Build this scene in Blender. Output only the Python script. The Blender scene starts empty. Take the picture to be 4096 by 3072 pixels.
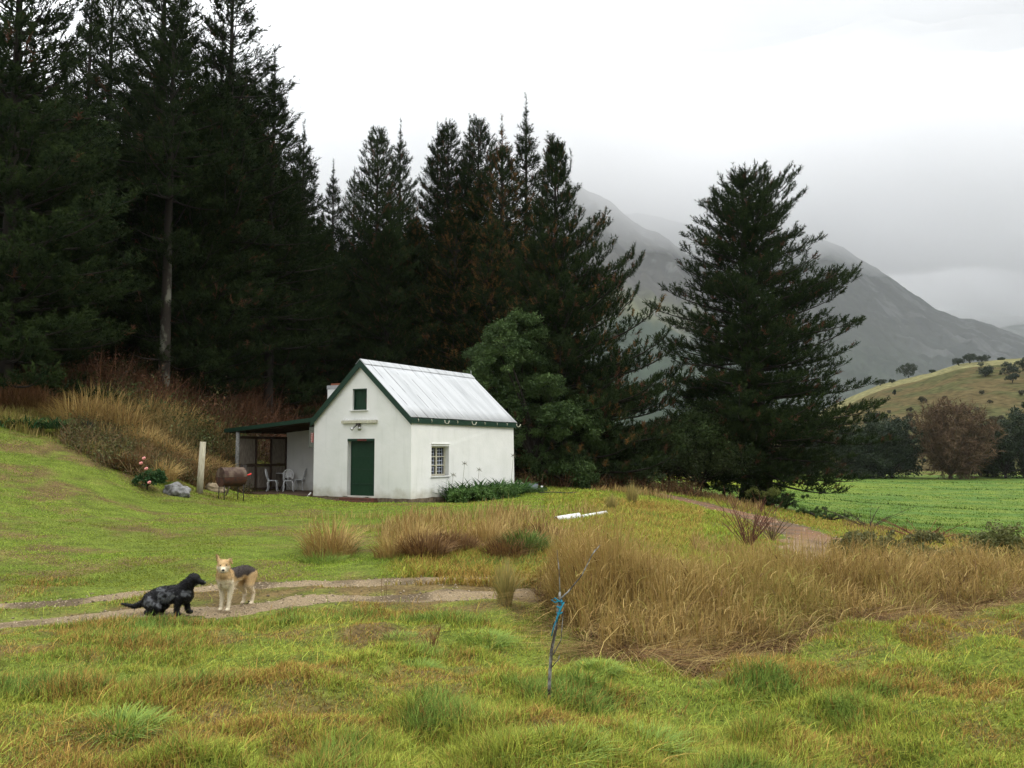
import bpy, bmesh, math, random
import numpy as np
from mathutils import Vector, Matrix, noise as mnoise
from mathutils.geometry import tessellate_polygon
PI = math.pi
R = math.radians
sc = bpy.context.scene
col = sc.collection

# ------------------------------------------------------------------ camera
CAM = np.array([0.0, 0.0, 1.7]); FPX = 860.0; HY = 449.34
PITCH = math.atan((HY - 384) / FPX)
cd = bpy.data.cameras.new("camera"); cam = bpy.data.objects.new("camera", cd); col.objects.link(cam)
cam.location = CAM; cam.rotation_euler = (R(90) + PITCH, 0, 0)
cd.sensor_width = 36; cd.lens = 36 * FPX / 1024; cd.clip_start = 0.1; cd.clip_end = 20000
sc.camera = cam

# ------------------------------------------------------------------ sky and sun
SUN_EL, SUN_AZ = R(48), R(100)       # azimuth clockwise from the view direction (+Y)
w = bpy.data.worlds.new("World"); sc.world = w; w.use_nodes = True
nt = w.node_tree; nt.nodes.clear(); N = nt.nodes.new; L = nt.links.new
out = N("ShaderNodeOutputWorld"); bg = N("ShaderNodeBackground")
sky = N("ShaderNodeTexSky"); sky.sky_type = 'NISHITA'; sky.sun_disc = False
sky.sun_elevation = SUN_EL; sky.sun_rotation = SUN_AZ
tc = N("ShaderNodeTexCoord"); sep = N("ShaderNodeSeparateXYZ"); L(tc.outputs['Generated'], sep.inputs[0])
def wm(op, a, b=None, clamp=False):
    n = N("ShaderNodeMath"); n.operation = op; n.use_clamp = clamp
    for i, v in enumerate((a, b)):
        if v is None: continue
        if isinstance(v, (int, float)): n.inputs[i].default_value = v
        else: L(v, n.inputs[i])
    return n.outputs[0]
# overcast luminance by direction: brighter towards the zenith, and a thin bright part of the cloud to the left
zc = wm('MAXIMUM', sep.outputs[2], 0.0)
mapn = N("ShaderNodeMapping"); L(tc.outputs['Generated'], mapn.inputs[0]); mapn.inputs['Scale'].default_value = (1.1, 1.1, 4.2)
mapn.inputs['Location'].default_value = (0.7, 0.15, 0.3)
ns = N("ShaderNodeTexNoise"); L(mapn.outputs[0], ns.inputs['Vector']); ns.inputs['Scale'].default_value = 1.7; ns.inputs['Detail'].default_value = 5; ns.inputs['Roughness'].default_value = .52
lum = wm('ADD', wm('MULTIPLY', wm('POWER', zc, 2.0), 2.0), wm('SUBTRACT', 0.62, wm('MULTIPLY', sep.outputs[0], 0.34)))
lft = wm('MULTIPLY', wm('SMOOTH_MIN', wm('MAXIMUM', wm('SUBTRACT', 0.20, sep.outputs[0]), 0.0), 0.6), 1.25)
lft = wm('MULTIPLY', lft, wm('MINIMUM', wm('ADD', wm('MULTIPLY', zc, 3.0), 0.25), 1.0))
lft = wm('MULTIPLY', lft, wm('MINIMUM', wm('MAXIMUM', wm('ADD', wm('MULTIPLY', sep.outputs[1], 1.3), 0.15), 0.0), 1.0))
lum = wm('ADD', lum, lft)
lum = wm('MULTIPLY', lum, wm('ADD', wm('MULTIPLY', ns.outputs[0], 0.8), 0.60))
cmb = N("ShaderNodeCombineColor")
L(wm('MULTIPLY', lum, 0.985), cmb.inputs[0]); L(lum, cmb.inputs[1]); L(wm('MULTIPLY', lum, 1.01), cmb.inputs[2])
mix = N("ShaderNodeMixRGB"); mix.blend_type = 'ADD'; mix.inputs[0].default_value = 1.0
scl = N("ShaderNodeMixRGB"); scl.blend_type = 'MULTIPLY'; scl.inputs[0].default_value = 1.0
scl.inputs[2].default_value = (0.4, 0.4, 0.4, 1)
L(sky.outputs[0], scl.inputs[1]); L(scl.outputs[0], mix.inputs[1])
# the cloud layer is far brighter than the thin blue behind it, both at background strength 0.1
c10 = N("ShaderNodeMixRGB"); c10.blend_type = 'MULTIPLY'; c10.inputs[0].default_value = 1.0; c10.inputs[2].default_value = (10, 10, 10, 1); c10.use_clamp = False
L(cmb.outputs[0], c10.inputs[1]); L(c10.outputs[0], mix.inputs[2])
scl.inputs[2].default_value = (0.05, 0.05, 0.05, 1)
L(mix.outputs[0], bg.inputs[0]); bg.inputs[1].default_value = 0.1; L(bg.outputs[0], out.inputs[0])
sl = bpy.data.lights.new("sun", 'SUN'); sl.energy = 1.5; sl.angle = R(30); sl.color = (1.0, 0.97, 0.92)
so = bpy.data.objects.new("sun", sl); col.objects.link(so)
sd = Vector((math.sin(SUN_AZ) * math.cos(SUN_EL), math.cos(SUN_AZ) * math.cos(SUN_EL), math.sin(SUN_EL)))
so.rotation_euler = sd.to_track_quat('Z', 'Y').to_euler(); so.location = (20, -15, 40)
sc.view_settings.view_transform = 'Standard'; sc.view_settings.look = 'None'
sc.view_settings.exposure = 0.23; sc.view_settings.gamma = 1
sc.cycles.max_bounces = 8; sc.cycles.diffuse_bounces = 3; sc.cycles.transparent_max_bounces = 8
sc.cycles.volume_bounces = 4; sc.cycles.use_denoising = True

# ------------------------------------------------------------------ helpers
def tag(o, label=None, cat=None, group=None, kind=None):
    if label: o["label"] = label
    if cat: o["category"] = cat
    if group: o["group"] = group
    if kind: o["kind"] = kind
    return o
def empty(name, loc=(0, 0, 0), rz=0, label=None, cat=None, group=None):
    o = bpy.data.objects.new(name, None); col.objects.link(o); o.location = loc; o.rotation_euler = (0, 0, rz)
    o.empty_display_size = 0.2
    return tag(o, label, cat, group)
def link_mesh(name, me, m, parent=None, smooth=False):
    if m is not None:
        for x in (m if isinstance(m, (list, tuple)) else [m]): me.materials.append(x)
    if smooth: me.polygons.foreach_set('use_smooth', np.ones(len(me.polygons), bool))
    o = bpy.data.objects.new(name, me); col.objects.link(o)
    if parent is not None: o.parent = parent
    return o
def np_mesh(name, verts, faces_list, colors=None):
    """faces_list: list of int arrays (n,3) or (n,4); colors (nv,3) on points"""
    me = bpy.data.meshes.new(name)
    verts = np.asarray(verts, np.float32).reshape(-1, 3)
    fl = [np.asarray(f, np.int32) for f in faces_list if len(f)]
    loops = np.concatenate([f.ravel() for f in fl]); sizes = np.concatenate([np.full(len(f), f.shape[1], np.int32) for f in fl])
    starts = np.concatenate([[0], np.cumsum(sizes)[:-1]]).astype(np.int32)
    me.vertices.add(len(verts)); me.vertices.foreach_set('co', verts.ravel())
    me.loops.add(len(loops)); me.loops.foreach_set('vertex_index', loops)
    me.polygons.add(len(sizes)); me.polygons.foreach_set('loop_start', starts)
    try: me.polygons.foreach_set('loop_total', sizes)
    except Exception: pass
    me.update(calc_edges=True)
    if colors is not None:
        a = me.color_attributes.new('Col', 'FLOAT_COLOR', 'POINT')
        c = np.ones((len(verts), 4), np.float32); c[:, :3] = colors; a.data.foreach_set('color', c.ravel())
    return me
def copy_tree(o, parent=None):
    c = o.copy(); col.objects.link(c); c.parent = parent
    for ch in list(o.children): copy_tree(ch, c)
    return c

def mat(name, c=(.5, .5, .5), rough=.8, c2=None, scale=4, detail=4, bump=0, bscale=None, attr=False, attr_var=0, trans=0, spec=.3, metal=0, stretch=None, lo=.35, hi=.65, coat=0):
    m = bpy.data.materials.new(name); m.use_nodes = True; nt = m.node_tree; nt.nodes.clear(); n = nt.nodes.new; l = nt.links.new
    o = n("ShaderNodeOutputMaterial"); b = n("ShaderNodeBsdfPrincipled"); b.inputs['Roughness'].default_value = rough
    b.inputs['Specular IOR Level'].default_value = spec; b.inputs['Metallic'].default_value = metal
    tcn = n("ShaderNodeTexCoord"); mp = n("ShaderNodeMapping"); l(tcn.outputs['Object'], mp.inputs[0])
    if stretch: mp.inputs['Scale'].default_value = stretch
    src = None
    if attr:
        a = n("ShaderNodeAttribute"); a.attribute_name = 'Col'; src = a.outputs['Color']
        if attr_var:
            nz = n("ShaderNodeTexNoise"); nz.inputs['Scale'].default_value = scale; nz.inputs['Detail'].default_value = detail; l(mp.outputs[0], nz.inputs['Vector'])
            mr = n("ShaderNodeMapRange"); mr.inputs[1].default_value = .3; mr.inputs[2].default_value = .7; mr.inputs[3].default_value = 1 - attr_var; mr.inputs[4].default_value = 1 + attr_var; l(nz.outputs[0], mr.inputs[0])
            vm = n("ShaderNodeVectorMath"); vm.operation = 'SCALE'; l(src, vm.inputs[0]); l(mr.outputs[0], vm.inputs['Scale']); src = vm.outputs[0]
        l(src, b.inputs['Base Color'])
    elif c2 is not None:
        nz = n("ShaderNodeTexNoise"); nz.inputs['Scale'].default_value = scale; nz.inputs['Detail'].default_value = detail; l(mp.outputs[0], nz.inputs['Vector'])
        cr = n("ShaderNodeValToRGB"); cr.color_ramp.elements[0].position = lo; cr.color_ramp.elements[1].position = hi
        cr.color_ramp.elements[0].color = (*c, 1); cr.color_ramp.elements[1].color = (*c2, 1); l(nz.outputs[0], cr.inputs[0]); src = cr.outputs[0]
        l(src, b.inputs['Base Color'])
    else: b.inputs['Base Color'].default_value = (*c, 1)
    if bump:
        nb = n("ShaderNodeTexNoise"); nb.inputs['Scale'].default_value = bscale or scale * 4; nb.inputs['Detail'].default_value = 4; l(mp.outputs[0], nb.inputs['Vector'])
        bp = n("ShaderNodeBump"); bp.inputs['Strength'].default_value = bump; bp.inputs['Distance'].default_value = .02; l(nb.outputs[0], bp.inputs['Height']); l(bp.outputs[0], b.inputs['Normal'])
    last = b.outputs[0]
    if trans:
        t = n("ShaderNodeBsdfTranslucent"); mx = n("ShaderNodeMixShader"); mx.inputs[0].default_value = trans
        if src is not None: l(src, t.inputs[0])
        else: t.inputs[0].default_value = (*c, 1)
        l(last, mx.inputs[1]); l(t.outputs[0], mx.inputs[2]); last = mx.outputs[0]
    l(last, o.inputs[0])
    return m

class MB:
    """collects boxes, bars, tubes and polygons into one mesh"""
    def __init__(s): s.bm = bmesh.new()
    def box(s, c, d, rz=0, rot=None):
        m = Matrix.Translation(c) @ (rot.to_4x4() if rot is not None else Matrix.Rotation(rz, 4, 'Z')) @ Matrix.Diagonal((d[0], d[1], d[2], 1))
        bmesh.ops.create_cube(s.bm, size=1, matrix=m); return s
    def tube(s, pts, r, seg=8, caps=True):
        pts = [Vector(p) for p in pts]; n = len(pts); rs = r if isinstance(r, (list, tuple)) else [r] * n
        rings = []
        up = None
        for i, p in enumerate(pts):
            t = (pts[min(i + 1, n - 1)] - pts[max(i - 1, 0)]).normalized()
            if up is None: up = Vector((0, 0, 1)) if abs(t.z) < .9 else Vector((1, 0, 0))
            a = t.cross(up).normalized(); b = a.cross(t).normalized(); up = b
            rings.append([s.bm.verts.new(p + (a * math.cos(2 * PI * k / seg) + b * math.sin(2 * PI * k / seg)) * rs[i]) for k in range(seg)])
        for i in range(n - 1):
            for k in range(seg):
                f = s.bm.faces.new((rings[i][k], rings[i][(k + 1) % seg], rings[i + 1][(k + 1) % seg], rings[i + 1][k])); f.smooth = seg > 5
        if caps:
            s.bm.faces.new(rings[0][::-1]); s.bm.faces.new(rings[-1])
        return s
    def ball(s, c, r, sc_=(1, 1, 1), rot=None, u=12, v=8):
        m = Matrix.Translation(c) @ (rot.to_4x4() if rot is not None else Matrix.Identity(4)) @ Matrix.Diagonal((r * sc_[0], r * sc_[1], r * sc_[2], 1))
        bmesh.ops.create_uvsphere(s.bm, u_segments=u, v_segments=v, radius=1, matrix=m); return s
    def poly(s, pts):
        s.bm.faces.new([s.bm.verts.new(p) for p in pts]); return s
    def prism(s, pts, off):
        off = Vector(off); a = [s.bm.verts.new(p) for p in pts]; b = [s.bm.verts.new(Vector(p) + off) for p in pts]
        s.bm.faces.new(a); s.bm.faces.new(b[::-1]); n = len(a)
        for i in range(n): s.bm.faces.new((a[(i + 1) % n], a[i], b[i], b[(i + 1) % n]))
        return s
    def holed(s, outer, holes, off):
        """slab with openings: outer and holes are point lists in one plane"""
        off = Vector(off); loops = [[Vector(p) for p in outer]] + [[Vector(p) for p in h] for h in holes]
        flat = [p for lp in loops for p in lp]; tris = tessellate_polygon(loops)
        a = [s.bm.verts.new(p) for p in flat]; b = [s.bm.verts.new(p + off) for p in flat]
        for t in tris:
            s.bm.faces.new([a[i] for i in t]); s.bm.faces.new([b[i] for i in reversed(t)])
        k = 0
        for lp in loops:
            n = len(lp)
            for i in range(n): s.bm.faces.new((a[k + i], a[k + (i + 1) % n], b[k + (i + 1) % n], b[k + i]))
            k += n
        return s
    def build(s, name, m, parent=None, bevel=0, smooth=False, loc=None, rot=None):
        bmesh.ops.recalc_face_normals(s.bm, faces=s.bm.faces)
        me = bpy.data.meshes.new(name); s.bm.to_mesh(me); s.bm.free()
        o = link_mesh(name, me, m, parent, smooth)
        if bevel:
            bv = o.modifiers.new('bevel', 'BEVEL'); bv.width = bevel; bv.segments = 2; bv.limit_method = 'ANGLE'
        if loc is not None: o.location = loc
        if rot is not None: o.rotation_euler = rot
        return o

# value noise in numpy (2D), fractal
_pr = np.random.RandomState(7); _tab = _pr.rand(256, 256).astype(np.float32)
def vnoise(x, y):
    xi = np.floor(x).astype(int); yi = np.floor(y).astype(int); fx = x - xi; fy = y - yi
    fx = fx * fx * (3 - 2 * fx); fy = fy * fy * (3 - 2 * fy)
    g = lambda a, b: _tab[a & 255, b & 255]
    return (g(xi, yi) * (1 - fx) + g(xi + 1, yi) * fx) * (1 - fy) + (g(xi, yi + 1) * (1 - fx) + g(xi + 1, yi + 1) * fx) * fy
def fbm(x, y, s=1.0, o=4, seed=0):
    x = np.asarray(x, float) * s + seed * 17.3; y = np.asarray(y, float) * s + seed * 9.1; r = 0; a = .5; t = 0
    for i in range(o): r = r + a * vnoise(x, y); t += a; a *= .5; x = x * 2.03 + 5.1; y = y * 2.03 + 1.7
    return r / t
def sstep(a, b, x):
    t = np.clip((np.asarray(x, float) - a) / (b - a), 0, 1); return t * t * (3 - 2 * t)

# ------------------------------------------------------------------ survey of the site: (picture x, picture y, distance) -> ground points
def ray(px, py):
    a = (px - 512) / FPX; b = -(py - 384) / FPX
    d = np.array([a, math.cos(PITCH) - b * math.sin(PITCH), math.sin(PITCH) + b * math.cos(PITCH)]); return d / d[1]
def P(px, py, D): return CAM + ray(px, py) * D
CTRL = [(0,768,4.5),(512,768,4.5),(1024,768,4.5),(0,690,6.2),(300,690,6.2),(549,706,6.0),(800,700,6.1),(1024,690,6.2),
(0,624,9.9),(225,612,10.9),(380,606,11.4),(480,600,11.9),(0,600,11.8),(540,640,9.0),
(671,657,8.0),(787,634,8.9),(880,620,9.6),(1024,590,11.5),
(640,560,14.5),(640,530,19),(640,508,27),(560,560,14.5),(560,500,31),(600,494,33),
(400,560,14.5),(400,530,19.5),(400,510,26),(200,560,14.3),(200,530,18.8),(250,500,28),(312,497,30.5),(410,500,29.5),(515,491,36),
(0,560,14),(0,520,18),(0,480,22),(0,450,25),(0,430,27),(60,480,23),(100,470,25),(150,500,25),(150,470,27),(150,430,33),(60,420,31),
(200,490,29),(200,460,33),(220,440,37),(250,430,42),(237,493,32),(286,489,36),(240,490,36),(280,440,46),
(0,385,38),(120,380,40),(250,385,45),(330,380,52),(520,485,42),(600,487,44),
(600,492,36),(640,491,40),(690,500,38),(740,512,34),(790,530,26),(833,557,19.5),(840,572,17),
(700,540,19.5),(760,560,16),(752,502,45),(700,494,45),(900,560,17.5),(1024,565,17),(930,540,25),(1024,545,26),
(1024,540,40),(900,528,45),(860,515,58),(780,505,56),(730,488,110),(640,484,90),(620,480,130)]
cp = [tuple(P(*c)) for c in CTRL]
cp += [tuple(np.append(P(px, 500, D)[:2], z)) for px, D, z in ((700,10.3,-.85),(850,11.8,-.85),(1000,14.2,-.85),(1150,16,-.85),(610,9.6,-.55))]
cp += [(-8,30,.2),(-3,40,.0),(-1,46,.1),(2,52,.3),(-25,70,8),(0,78,2.5),(-40,45,6),(-50,85,11),(10,75,.0),(-12,60,5),(-60,20,5),(-20,5,.3),(-10,-10,.1),(12,-10,.1),(25,5,.0),
       (40,20,-.6),(60,45,-3.1),(90,100,-3.2),(200,150,-3.2),(30,150,-3.2),(-10,120,0),(-80,150,12),(0,160,-2),(140,40,-3),(0,-40,0),(-80,-20,4),(90,-20,-1)]
# flat stand of the cottage
for (a_, b_) in ((0,0),(0,4.5),(7.2,0),(7.2,4.5),(0,8.5),(3,8.5),(3.6,2),(0,2.2)):
    th_ = .522; q_ = (-3.507 + math.sin(th_)*a_ - math.cos(th_)*b_, 30 + math.cos(th_)*a_ + math.sin(th_)*b_); cp.append((q_[0], q_[1], -.26))
CP = np.array(cp, float)
def _uv(x, y):
    yy = np.maximum(y, -3) + 6.0
    return np.stack([np.asarray(x, float) / yy * 5.0, 3.0 * np.log(yy)], -1)
_A = _uv(CP[:, 0], CP[:, 1]); _n = len(CP)
_K = np.linalg.norm(_A[:, None] - _A[None], axis=-1) + np.eye(_n) * -0.02
_M = np.zeros((_n + 3, _n + 3)); _M[:_n, :_n] = _K; _M[:_n, _n:] = np.c_[np.ones(_n), _A]; _M[_n:, :_n] = _M[:_n, _n:].T
_W = np.linalg.solve(_M, np.r_[CP[:, 2], 0, 0, 0])
def H0(x, y):
    x = np.asarray(x, float).ravel(); y = np.asarray(y, float).ravel(); o = np.empty(len(x))
    for i in range(0, len(x), 40000):
        u = _uv(x[i:i+40000], y[i:i+40000]); k = np.linalg.norm(u[:, None] - _A[None], axis=-1)
        o[i:i+40000] = k @ _W[:_n] + _W[_n] + u @ _W[_n+1:]
    far = sstep(150, 230, y); o = o * (1 - far) + (-3.4) * far
    return o
def loc_of(x, y):   # cottage-frame coordinates of a world point
    dx = np.asarray(x) + 3.507; dy = np.asarray(y) - 30
    return dx * math.sin(.522) + dy * math.cos(.522), -dx * math.cos(.522) + dy * math.sin(.522)
def pave(x, y):     # 1 on the flat stand under the cottage
    a, b = loc_of(x, y)
    return sstep(-1.3, -.5, a) * (1 - sstep(8, 9, a)) * sstep(-1.3, -.5, b) * (1 - sstep(8.6, 9.4, b))
_gx = None
def Hfull(x, y):
    h = H0(x, y); x = np.asarray(x, float).ravel(); y = np.asarray(y, float).ravel()
    lump = (fbm(x, y, .55, 3, 3) - .5) * .28 + (fbm(x, y, 2.2, 3, 5) - .5) * (.10 + .13 * sstep(13, 9, y))
    amp = .55 + 1.1 * sstep(6, 2, np.abs(x - 6) / 2) * sstep(14, 9, y)
    tr = track_mask(x, y)
    k = np.clip(amp * (1 - .85 * tr), 0, 2) * (1 - sstep(60, 120, y))
    h = h + lump * k
    p = pave(x, y); h = h * (1 - p) + (-.27) * p
    return h
# two wheel ruts of the gravel track and the red dirt road: centre lines from the survey
RUT1 = [(-90,650,9.2),(0,626,9.75),(60,619,10.1),(130,613,10.6),(225,608,11.0),(350,601,11.65),(480,598,12.0),(600,592,12.6),(700,586,13.2),(790,576,14.6),(830,566,17.0)]
RUT2 = [(-90,618,10.6),(0,606,11.2),(70,601,11.6),(150,597,12.0),(240,592,12.4),(330,590,12.65),(420,588,12.9),(520,586,13.2)]
ROAD = [(845,572,16.2),(838,562,18.3),(826,550,21.5),(800,537,25.0),(768,521,29.5),(720,508,34),(680,500,37.5),(640,493.5,40),(590,491,42)]
def xy(l): return np.array([P(*q)[:2] for q in l])
RUT1, RUT2, ROAD = xy(RUT1), xy(RUT2), xy(ROAD)
def dist_poly(x, y, pl):
    p = np.stack([np.asarray(x, float).ravel(), np.asarray(y, float).ravel()], -1); d = np.full(len(p), 1e9)
    for a, b in zip(pl[:-1], pl[1:]):
        ab = b - a; t = np.clip(((p - a) @ ab) / (ab @ ab), 0, 1); d = np.minimum(d, np.linalg.norm(p - (a + t[:, None] * ab), axis=1))
    return d
def track_mask(x, y):
    wob = (fbm(x, y, 3.5, 4, 11) - .5)
    a = sstep(.46, .22, dist_poly(x, y, RUT1) + wob * .6); b = sstep(.30, .12, dist_poly(x, y, RUT2) + wob * .35)
    c = sstep(1.15, .8, dist_poly(x, y, ROAD) + wob * .9)
    return np.maximum(np.maximum(a, b), c)
# height lookup grid for quick sampling
GU = np.linspace(-1.75, 1.75, 420); GV = np.linspace(math.log(6 - 5.0), math.log(6 + 230.0), 560)   # v = log(y+6)
_gv, _gu = np.meshgrid(GV, GU, indexing='ij'); _yy = np.exp(_gv) - 6; _xx = _gu * (_yy + 6)
_hh = Hfull(_xx, _yy).reshape(_xx.shape)
def H(x, y):
    x = np.asarray(x, float); y = np.asarray(y, float)
    v = (np.log(np.maximum(y + 6, 1.01)) - GV[0]) / (GV[1] - GV[0]); u = (x / (y + 6) - GU[0]) / (GU[1] - GU[0])
    v = np.clip(v, 0, len(GV) - 1.001); u = np.clip(u, 0, len(GU) - 1.001); vi = v.astype(int); ui = u.astype(int); fv = v - vi; fu = u - ui
    return (_hh[vi, ui] * (1 - fu) + _hh[vi, ui + 1] * fu) * (1 - fv) + (_hh[vi + 1, ui] * (1 - fu) + _hh[vi + 1, ui + 1] * fu) * fv
def Hs(x, y): return float(H(np.array([x]), np.array([y]))[0])
def G(px, py, D0=3.0, D1=220):
    """the ground point seen at a picture position"""
    D = np.exp(np.linspace(math.log(D0), math.log(D1), 2500)); d = ray(px, py); q = CAM[None] + D[:, None] * d[None]
    k = np.nonzero(H(q[:, 0], q[:, 1]) > q[:, 2])[0]
    i = k[0] if len(k) else len(D) - 1
    return Vector((q[i, 0], q[i, 1], float(H(q[i:i+1, 0], q[i:i+1, 1])[0])))
def at(px, D):
    """ground point in the direction of picture column px at distance D"""
    x = (px - 512) / FPX * D; return Vector((x, D, Hs(x, D)))

# patches of colour: 0 green .. 1 dry, shared by ground and grass so that both agree
def dryness(x, y):
    n = fbm(x, y, .9, 4, 21) * .6 + fbm(x, y, 3.1, 3, 22) * .4
    d = sstep(.44, .66, n)
    # dry strips: round the track, the middle bank, foot of the reeds and left bank
    d = d + .22 * sstep(.9, .3, np.abs(dist_poly(x, y, RUT1) - .75)) * sstep(8, 9, y)
    return np.clip(d, 0, 1).reshape(np.shape(x))
def ground_cols(x, y):
    x = np.asarray(x, float).ravel(); y = np.asarray(y, float).ravel()
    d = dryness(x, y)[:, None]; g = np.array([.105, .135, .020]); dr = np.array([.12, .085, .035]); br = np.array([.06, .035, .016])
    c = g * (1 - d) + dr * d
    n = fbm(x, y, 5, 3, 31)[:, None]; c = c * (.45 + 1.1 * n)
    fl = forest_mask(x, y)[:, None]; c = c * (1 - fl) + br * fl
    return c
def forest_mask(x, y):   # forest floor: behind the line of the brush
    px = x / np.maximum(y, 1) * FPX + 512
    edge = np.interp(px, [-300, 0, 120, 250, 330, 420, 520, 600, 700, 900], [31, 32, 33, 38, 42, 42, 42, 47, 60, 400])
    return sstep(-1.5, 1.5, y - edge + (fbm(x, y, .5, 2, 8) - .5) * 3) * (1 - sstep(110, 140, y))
# ------------------------------------------------------------------ ground sheet
def grid_faces(nr, nc):
    i = np.arange(nr * nc).reshape(nr, nc); return np.stack([i[:-1, :-1].ravel(), i[:-1, 1:].ravel(), i[1:, 1:].ravel(), i[1:, :-1].ravel()], -1)
M_ground = mat('ground', attr=True, attr_var=.55, scale=26, detail=8, rough=.95, bump=.6, bscale=30, spec=.1)
vv = np.concatenate([np.linspace(math.log(1.2), math.log(9), 12)[:-1], np.linspace(math.log(9), math.log(60), 300)[:-1], np.linspace(math.log(60), math.log(236), 90)[:-1], np.linspace(math.log(236), math.log(9000), 20)])
uu = np.linspace(-1.75, 1.75, 420)
gv, gu = np.meshgrid(vv, uu, indexing='ij'); Y = np.exp(gv) - 6; X = gu * (Y + 6)
Z = H(X, Y); Z = np.where(Y > 220, -3.4, Z)
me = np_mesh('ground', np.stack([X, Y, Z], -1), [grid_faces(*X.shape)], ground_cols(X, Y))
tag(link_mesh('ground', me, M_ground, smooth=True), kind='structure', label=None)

# gravel track (two ruts) and red dirt road: strips just above the ground
def strip(name, line, half, m, seed, lift=.012, ncross=9, step=.12, colf=None):
    pts = [line[0]]; seg = np.linalg.norm(np.diff(line, axis=0), axis=1); T = np.r_[0, np.cumsum(seg)]
    t = np.arange(0, T[-1], step); cx = np.interp(t, T, line[:, 0]); cy = np.interp(t, T, line[:, 1])
    for _ in range(12): cx[1:-1] = (cx[:-2] + cx[1:-1] * 2 + cx[2:]) / 4; cy[1:-1] = (cy[:-2] + cy[1:-1] * 2 + cy[2:]) / 4
    tx = np.gradient(cx); ty = np.gradient(cy); nn = np.hypot(tx, ty); nx, ny = -ty / nn, tx / nn
    hl = half(t) * (1 + (fbm(cx, cy, 1.6, 3, seed) - .5) * 1.5); hr = half(t) * (1 + (fbm(cx, cy, 1.6, 3, seed + 1) - .5) * .9)
    k = np.linspace(-1, 1, ncross)[None]; off = np.where(k < 0, k * hr[:, None], k * hl[:, None])
    x = cx[:, None] + nx[:, None] * off; y = cy[:, None] + ny[:, None] * off
    z = H(x, y) + lift * (1 - np.abs(k) ** 4) - .004
    n = fbm(x, y, 1.3, 4, seed + 5).ravel()[:, None]
    c = colf(x.ravel(), y.ravel(), n)
    return link_mesh(name, np_mesh(name, np.stack([x, y, z], -1), [grid_faces(*x.shape)], c), m, smooth=True)
M_gravel = mat('gravel', attr=True, attr_var=.45, scale=42, detail=8, rough=.95, bump=1.0, bscale=90, spec=.08)
def gcol(x, y, n): return np.array([.27, .205, .125]) * (1 - sstep(.5, .68, n)) + np.array([.12, .09, .055]) * sstep(.5, .68, n)
def rcol(x, y, n):
    b = sstep(20, 25, y)[:, None]
    dry = np.array([.23, .165, .10]) * (1 - b) + np.array([.185, .098, .052]) * b
    wet = np.array([.11, .075, .05]); k = sstep(.42, .70, n); return dry * (1 - k) + wet * k
tag(strip('gravel_track', RUT1, lambda t: .36 + 0 * t, M_gravel, 41, colf=gcol), kind='structure')
tag(strip('gravel_track', RUT2, lambda t: .25 * sstep(13.5, 9.5, t) + .02, M_gravel, 51, colf=gcol), kind='structure')
M_dirt = mat('dirt', attr=True, attr_var=.4, scale=14, detail=7, rough=.85, bump=.9, bscale=30, spec=.15)
tag(strip('dirt_road', ROAD, lambda t: .95 + 0 * t, M_dirt, 61, lift=.03, ncross=15, colf=rcol), kind='structure')

# crop field: a sheet over the valley floor
npx = np.linspace(540, 1500, 260); nearD = np.interp(npx, [540, 700, 752, 800, 860, 930, 1024, 1500], [60, 54, 51, 46, 42, 36, 31, 22])
tt = np.linspace(0, 1, 150)[:, None]; Dn = nearD[None] * (168 / nearD[None]) ** tt
X = (npx[None] - 512) / FPX * Dn; Y = Dn
edge = sstep(0, .03, tt) ; Z = H(X, Y) + .05 * edge - .05 * (1 - edge) + .08 * (fbm(X, Y, .9, 3, 15).reshape(X.shape) - .5) * edge
def fieldcol(X, Y):
    x = X.ravel(); y = Y.ravel(); n = fbm(x, y, .35, 4, 61)[:, None]; m_ = fbm(x, y, 1.6, 3, 62)[:, None]
    g1 = np.array([.085, .155, .03]); g2 = np.array([.14, .19, .032]); yl = np.array([.26, .31, .03])
    c = g1 * (1 - sstep(.35, .65, n)) + g2 * sstep(.35, .65, n); c = c * (.7 + .6 * m_)
    far = (sstep(95, 128, y + 30 * sstep(20, -10, x) ))[:, None] * sstep(60, 20, x)[:, None]
    c = c * (1 - far) + yl * far
    # darker, weedy strips left by the mower
    rr = np.abs(((y + .42 * x) / 26.0 + .35 * fbm(x, y, .06, 2, 63)) % 1.0 - .5)
    k = (sstep(.022, .008, rr) * sstep(.4, .6, fbm(x, y, .25, 3, 64)))[:, None]
    return c * (1 - .45 * k)
M_field = mat('field', attr=True, attr_var=.3, scale=5, detail=8, rough=.95, bump=.8, bscale=9, spec=.1, trans=.1)
tag(link_mesh('field', np_mesh('field', np.stack([X, Y, Z], -1), [grid_faces(*X.shape)], fieldcol(X, Y)), M_field, smooth=True), kind='structure')

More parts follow.
